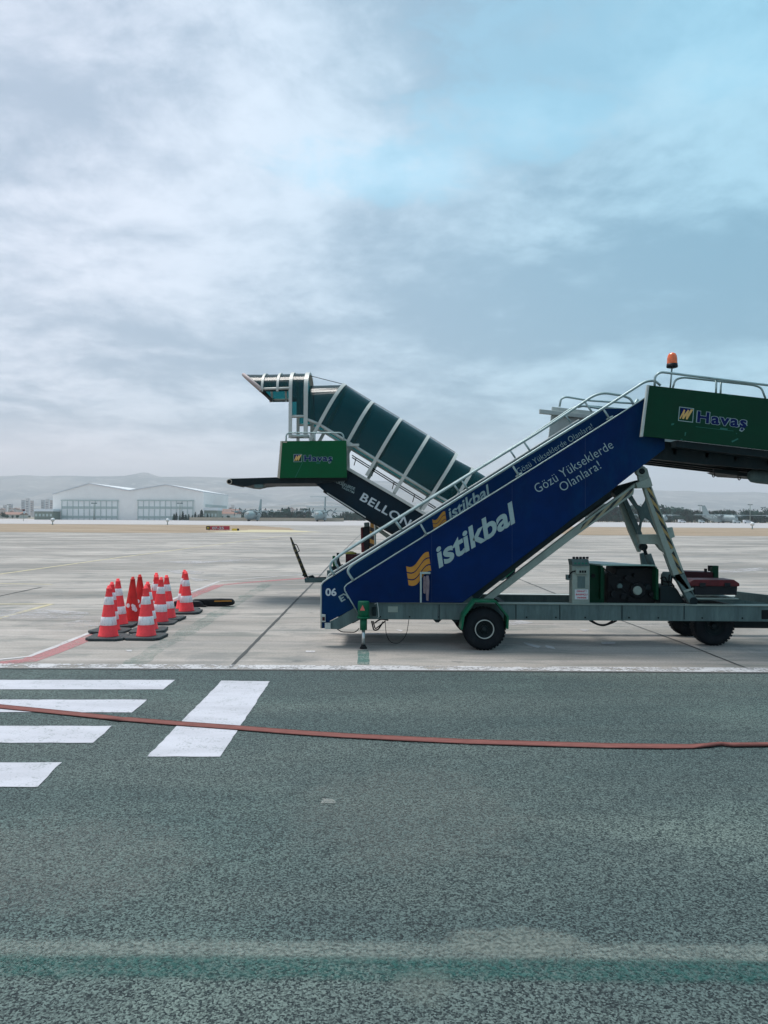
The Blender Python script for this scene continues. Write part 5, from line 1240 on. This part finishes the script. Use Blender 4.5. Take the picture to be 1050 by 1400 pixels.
aircraft(346.5, 395, R(-5), 31, False, 'grey transport aircraft seen nose on, just right of the red taxiway sign', 1.0)
aircraft(438.5, 400, R(-4), 28, True, 'grey transport aircraft with a T shaped tail, seen nose on before the white warehouse', 1.05)
aircraft(986, 500, R(21), 45, False, 'grey transport aircraft with its whole wing in view, at the right before the trees', 1.0)
aircraft(893, 520, R(20), 42, False, 'grey transport aircraft mostly hidden behind the legs of the blue stairs', 1.0)
aircraft(1072, 510, R(-20), 40, False, 'grey transport aircraft cut off by the right edge, only a wing showing', 1.0)

# small service vehicles by the right aircraft
def vehicle(px, Y, L, label, m_):
    c = at(px, Y); t_ = thing('service_van', label, 'van', c, 'small service vehicles by the parked aircraft')
    mb = MB(); mb.poly_prism([(c.x - L / 2, Y, .4), (c.x + L / 2, Y, .4), (c.x + L / 2, Y, 1.1), (c.x + L * .3, Y, 1.3), (c.x + L * .18, Y, 2.0), (c.x - L / 2, Y, 2.1)], (0, 1.9, 0)); obj('body', mb, m_, t_, bevel=.1)
    for k in (-.3, .3):
        mb = MB(); mb.lathe([(.38, -.05), (.38, .25)], (c.x + k * L, Y, .38), (0, 1, 0), 14); obj('wheel', mb, BLACK, t_)
    mb = MB(); mb.box((c.x, Y - .02, 1.55), (L * .5, .04, .5)); obj('window', mb, WINB, t_)
vehicle(933, 500, 4.5, 'tiny white service van left of the right hand aircraft', WR); vehicle(960, 480, 3.4, 'tiny grey cart on the taxiway below the left wing of the right hand aircraft', ACL)
vehicle(1008, 470, 4.2, 'tiny grey service van right of the nose of the right hand aircraft', ACL); vehicle(1023, 460, 5, 'tiny white service van under the right mast', WR)
for px, py, lb_ in ((1028.5, 723.5, 'small white ball topped marker light on the right grass verge'), (229, 717.5, 'small pale marker on the left verge below the right hangar door'), (72, 717.5, 'small pale marker on the left verge below the left hangar corner')):
    g = G(px, py); t_ = thing('marker_light', lb_, 'marker light', g, 'marker lights on the verges')
    mb = MB(); mb.lathe([(.3, 0), (.12, .1), (.1, .7)], g, (0, 0, 1), 10); obj('stem', mb, GREYL, t_)
    mb = MB(); mb.lathe([(.1, .7), (.38, .9), (.5, 1.2), (.38, 1.5), (.08, 1.62)], g, (0, 0, 1), 14); obj('globe', mb, WR, t_)

# ---- trees
mt, t, v = begin('foliage'); n = t.noise(v, .8, 4, .6)
oi = t.n.new('ShaderNodeObjectInfo')
c = t.mix(t.rng(n, .35, .65), (.010, .055, .046, 1), (.042, .105, .076, 1)); c = t.mix(t.math('MULTIPLY', oi.outputs['Random'], .5), c, (.012, .04, .042, 1))
finish(mt, t, c, .9, spec=.1); LEAF = mt
BARK = mat('bark', (.09, .07, .055), .9, var=.2)
def tree_proto(seed, hgt, wid, conifer):
    rnd = random.Random(seed)
    t_ = bpy.data.objects.new('conifer_tree' if conifer else 'leafy_tree', None)
    COL.objects.link(t_)
    tr = MB(); tr.tube([Vector((0, 0, 0)), Vector((rnd.uniform(-.1, .1), 0, hgt * .5)), Vector((0, 0, hgt * .93))], [hgt * .022, hgt * .014, .02], 6)
    for k in range(7):
        z_ = hgt * rnd.uniform(.22, .8); a_ = rnd.uniform(0, 6.28); l_ = wid * .4 * (1 - z_ / hgt * .7); tr.tube([Vector((0, 0, z_)), Vector((math.cos(a_) * l_, math.sin(a_) * l_, z_ + l_ * .3))], [.07, .02], 4)
    obj('trunk', tr, BARK, t_)
    mb = MB(); N = 620
    lumps = [(rnd.uniform(0, 6.28), rnd.uniform(.25, .95), rnd.uniform(.3, 1.0)) for _ in range(16)]
    for i in range(N):
        if conifer:
            u = rnd.random() ** .75; z_ = hgt * (.10 + .90 * (1 - u) if False else .08 + .92 * (1 - u ** .9)); rmax = wid / 2 * (1 - (z_ / hgt)) ** .8 * (1 + .25 * math.sin(z_ / hgt * 26)) + .08
            a_ = rnd.uniform(0, 6.28); r_ = rmax * rnd.random() ** .45 * (1 + .22 * math.sin(3 * a_ + seed + z_)); p = Vector((math.cos(a_) * r_, math.sin(a_) * r_, z_))
        else:
            la, lz, lr = rnd.choice(lumps); cr = wid * .30 * lr; cen = Vector((math.cos(la) * wid * .26, math.sin(la) * wid * .26, hgt * (.25 + .66 * lz)))
            d_ = Vector((rnd.gauss(0, 1), rnd.gauss(0, 1), rnd.gauss(0, 1))).normalized() * cr * rnd.random() ** .4; p = cen + d_
        sz = rnd.uniform(.28, .62) * hgt / 10
        a1 = Vector((rnd.gauss(0, 1), rnd.gauss(0, 1), rnd.gauss(0, 1))).normalized(); a2 = a1.orthogonal().normalized()
        b = mb.add([p - a1 * sz, p + a2 * sz * .8, p + a1 * sz, p - a2 * sz * .8]); mb.face(range(b, b + 4))
    obj('crown', mb, LEAF, t_, recalc=False)
    return t_
protos = [tree_proto(1, 10, 5.5, True), tree_proto(2, 10, 4.4, True), tree_proto(3, 10, 8.5, False), tree_proto(4, 10, 7, False), tree_proto(5, 10, 6, True), tree_proto(6, 10, 9.5, False)]
used = set()
def plant(px, Y, py_top, pi, label, group, rnd=random.Random(3)):
    o = protos[pi]
    if pi in used: o = dup_tree(o)
    else: used.add(pi)
    zt = P(px, py_top, Y).z; k = max(.25, zt / 10)
    o.location = at(px, Y); o.scale = (k * rnd.uniform(.85, 1.15), k, k); o.rotation_euler = (0, 0, rnd.uniform(0, 6.28))
    tag(o, label, 'tree', group)
rnd = random.Random(21)
G1 = 'trees in the dark line behind the right aircraft'; G2 = 'trees between the aircraft and the distant town'; G3 = 'small conifers before the hangar'
CON = (0, 1, 4); LFY = (2, 3, 5)
x = 806
while x < 1085:
    top = 693.5 - 4.5 * math.sin((x - 806) / 40) + rnd.uniform(-4, 4.5)
    if x < 900: top = 690 + rnd.uniform(-3, 4) - (x < 850) * 1
    pi = rnd.choice(CON + LFY + LFY); 
    plant(x, rnd.uniform(545, 580), top + (x - 525) * .0058, pi, 'dark conifer in the tree line behind the aircraft on the right' if pi in CON else 'dark leafy tree in the tree line behind the aircraft on the right', G1)
    x += rnd.uniform(2.0, 3.6)
x = 808
while x < 1080:
    plant(x, rnd.uniform(535, 543), 703 + rnd.uniform(-2, 2.5), rnd.choice(LFY), 'dark leafy tree in the tree line behind the aircraft on the right', G1); x += rnd.uniform(4, 7)
for a_, b_, tp in ((462, 535, 702.5), (396, 426, 697), (380, 397, 695), (333, 380, 698), (470, 530, 700)):
    x = a_
    while x < b_:
        pi = rnd.choice(CON + LFY); plant(x, rnd.uniform(520, 560), tp + rnd.uniform(-2.5, 3), pi, ('dark conifer' if pi in CON else 'leafy tree') + ' in the broken line behind the two left hand aircraft', G2); x += rnd.uniform(2.2, 4)
plant(327.5, 500, 694.5, 1, 'pointed conifer standing alone between the red roofed building and the left aircraft', G2)
for px, tp in ((238, 702), (241, 700.5), (246, 703), (250, 699), (254, 703), (258, 702.5), (267, 700), (271, 703), (275.5, 696.5), (284, 703), (288, 705)):
    plant(px, 422, tp, rnd.choice(CON), 'small dark conifer in front of the right hangar door', G3)
plant(263, 421, 704, 0, 'small dark conifer in front of the right hangar door', G3)
for px, tp in ((3, 700), (9, 703), (17, 705), (24, 705), (40, 706), (312, 704), (303, 705)):
    plant(px, 500 if px < 100 else 440, tp, rnd.choice(LFY), 'low bush like tree near the left edge before the distant town' if px < 100 else 'low bush like tree before the red roofed building', G2)
# dark undergrowth closes the tree line's foot
def ridge_strip(name, x0, x1, Y, h0, seed, m_, kind='stuff'):
    rnd = random.Random(seed); mb = MB(); 
    for i in range(int((x1 - x0) * 5)):
        px = rnd.uniform(x0, x1); c = at(px, Y + rnd.uniform(-3, 3), rnd.uniform(.2, h0)); sz = rnd.uniform(.5, 1.1)
        a1 = Vector((rnd.gauss(0, 1), rnd.gauss(0, 1), rnd.gauss(0, 1))).normalized(); a2 = a1.orthogonal().normalized()
        b = mb.add([c - a1 * sz, c + a2 * sz, c + a1 * sz, c - a2 * sz]); mb.face(range(b, b + 4))
    o = struct(name, mb, m_, kind, recalc=False); return o
ridge_strip('undergrowth', 800, 1085, 560, 5, 5, LEAF); ridge_strip('undergrowth', 455, 540, 560, 3.5, 6, LEAF); ridge_strip('undergrowth', 325, 430, 560, 3, 7, LEAF)

# ---- hills
def hills(name, Yf, Yr, Yb, prof, seed, m_, nx=120, ny=14, amp=10):
    from mathutils import noise as mn
    mb = MB(); mb.smooth = True; rows = []
    for j in range(ny + 1):
        v_ = j / ny; row = []
        for i in range(nx + 1):
            px = -500 + 2050 * i / nx; k = 0
            while k < len(prof) - 2 and px > prof[k + 1][0]: k += 1
            (xa_, ya_), (xb_, yb_) = prof[k], prof[k + 1]; u = max(0, min(1, (px - xa_) / (xb_ - xa_))); py = ya_ + (yb_ - ya_) * u
            zr = P(px, py, Yr).z
            if v_ < .75: w_ = v_ / .75; Y = Yf + (Yr - Yf) * w_; z = zr * (w_ ** 1.25)
            else: w_ = (v_ - .75) / .25; Y = Yr + (Yb - Yr) * w_; z = zr * (1 - w_) * .999
            nn = mn.fractal(Vector((px * .02, Y * .0012, seed)), 1, 2, 5)
            z += nn * amp * (math.sin(math.pi * min(1, v_ / .75)) if v_ < .75 else 0) + (nn * 3 if v_ >= .7 else 0)
            row.append(Vector(((px - 525) / F * Y, Y, max(z, -2) - (2 if j in (0, ny) else 0))))
        rows.append(row)
    for a_, b_ in zip(rows, rows[1:]): mb.strip(a_, b_)
    return struct(name, mb, m_, recalc=True)
hills('hills', 4200, 6800, 8200, [(-500, 652), (0, 648.5), (100, 648), (172, 648.5), (186, 646), (192, 643.5), (205, 643.5), (214, 648.5), (330, 651), (430, 652), (520, 655), (640, 661), (760, 665), (880, 668), (980, 671), (1050, 672), (1550, 676)], 3.0, HILL, nx=260, amp=30)
hills('hills', 1700, 2900, 3600, [(-500, 694), (40, 692), (200, 696), (330, 695), (390, 690), (420, 685), (450, 684), (480, 689), (560, 696), (900, 700), (1550, 702)], 8.0, HILL, nx=200, amp=12)

# ---- air
mb = MB(); mb.box((0, 4900, 248.5), (16000, 10200, 503))
mt = bpy.data.materials.new('haze'); mt.use_nodes = True; t = NT(mt.node_tree); t.n.clear()
pvn = t.n.new('ShaderNodeVolumePrincipled'); pvn.inputs['Color'].default_value = (.90, .95, 1.0, 1); pvn.inputs['Density'].default_value = .0002; pvn.inputs['Anisotropy'].default_value = .1
o = t.n.new('ShaderNodeOutputMaterial'); t.l.new(pvn.outputs[0], o.inputs['Volume'])
struct('haze', mb, mt, 'stuff')
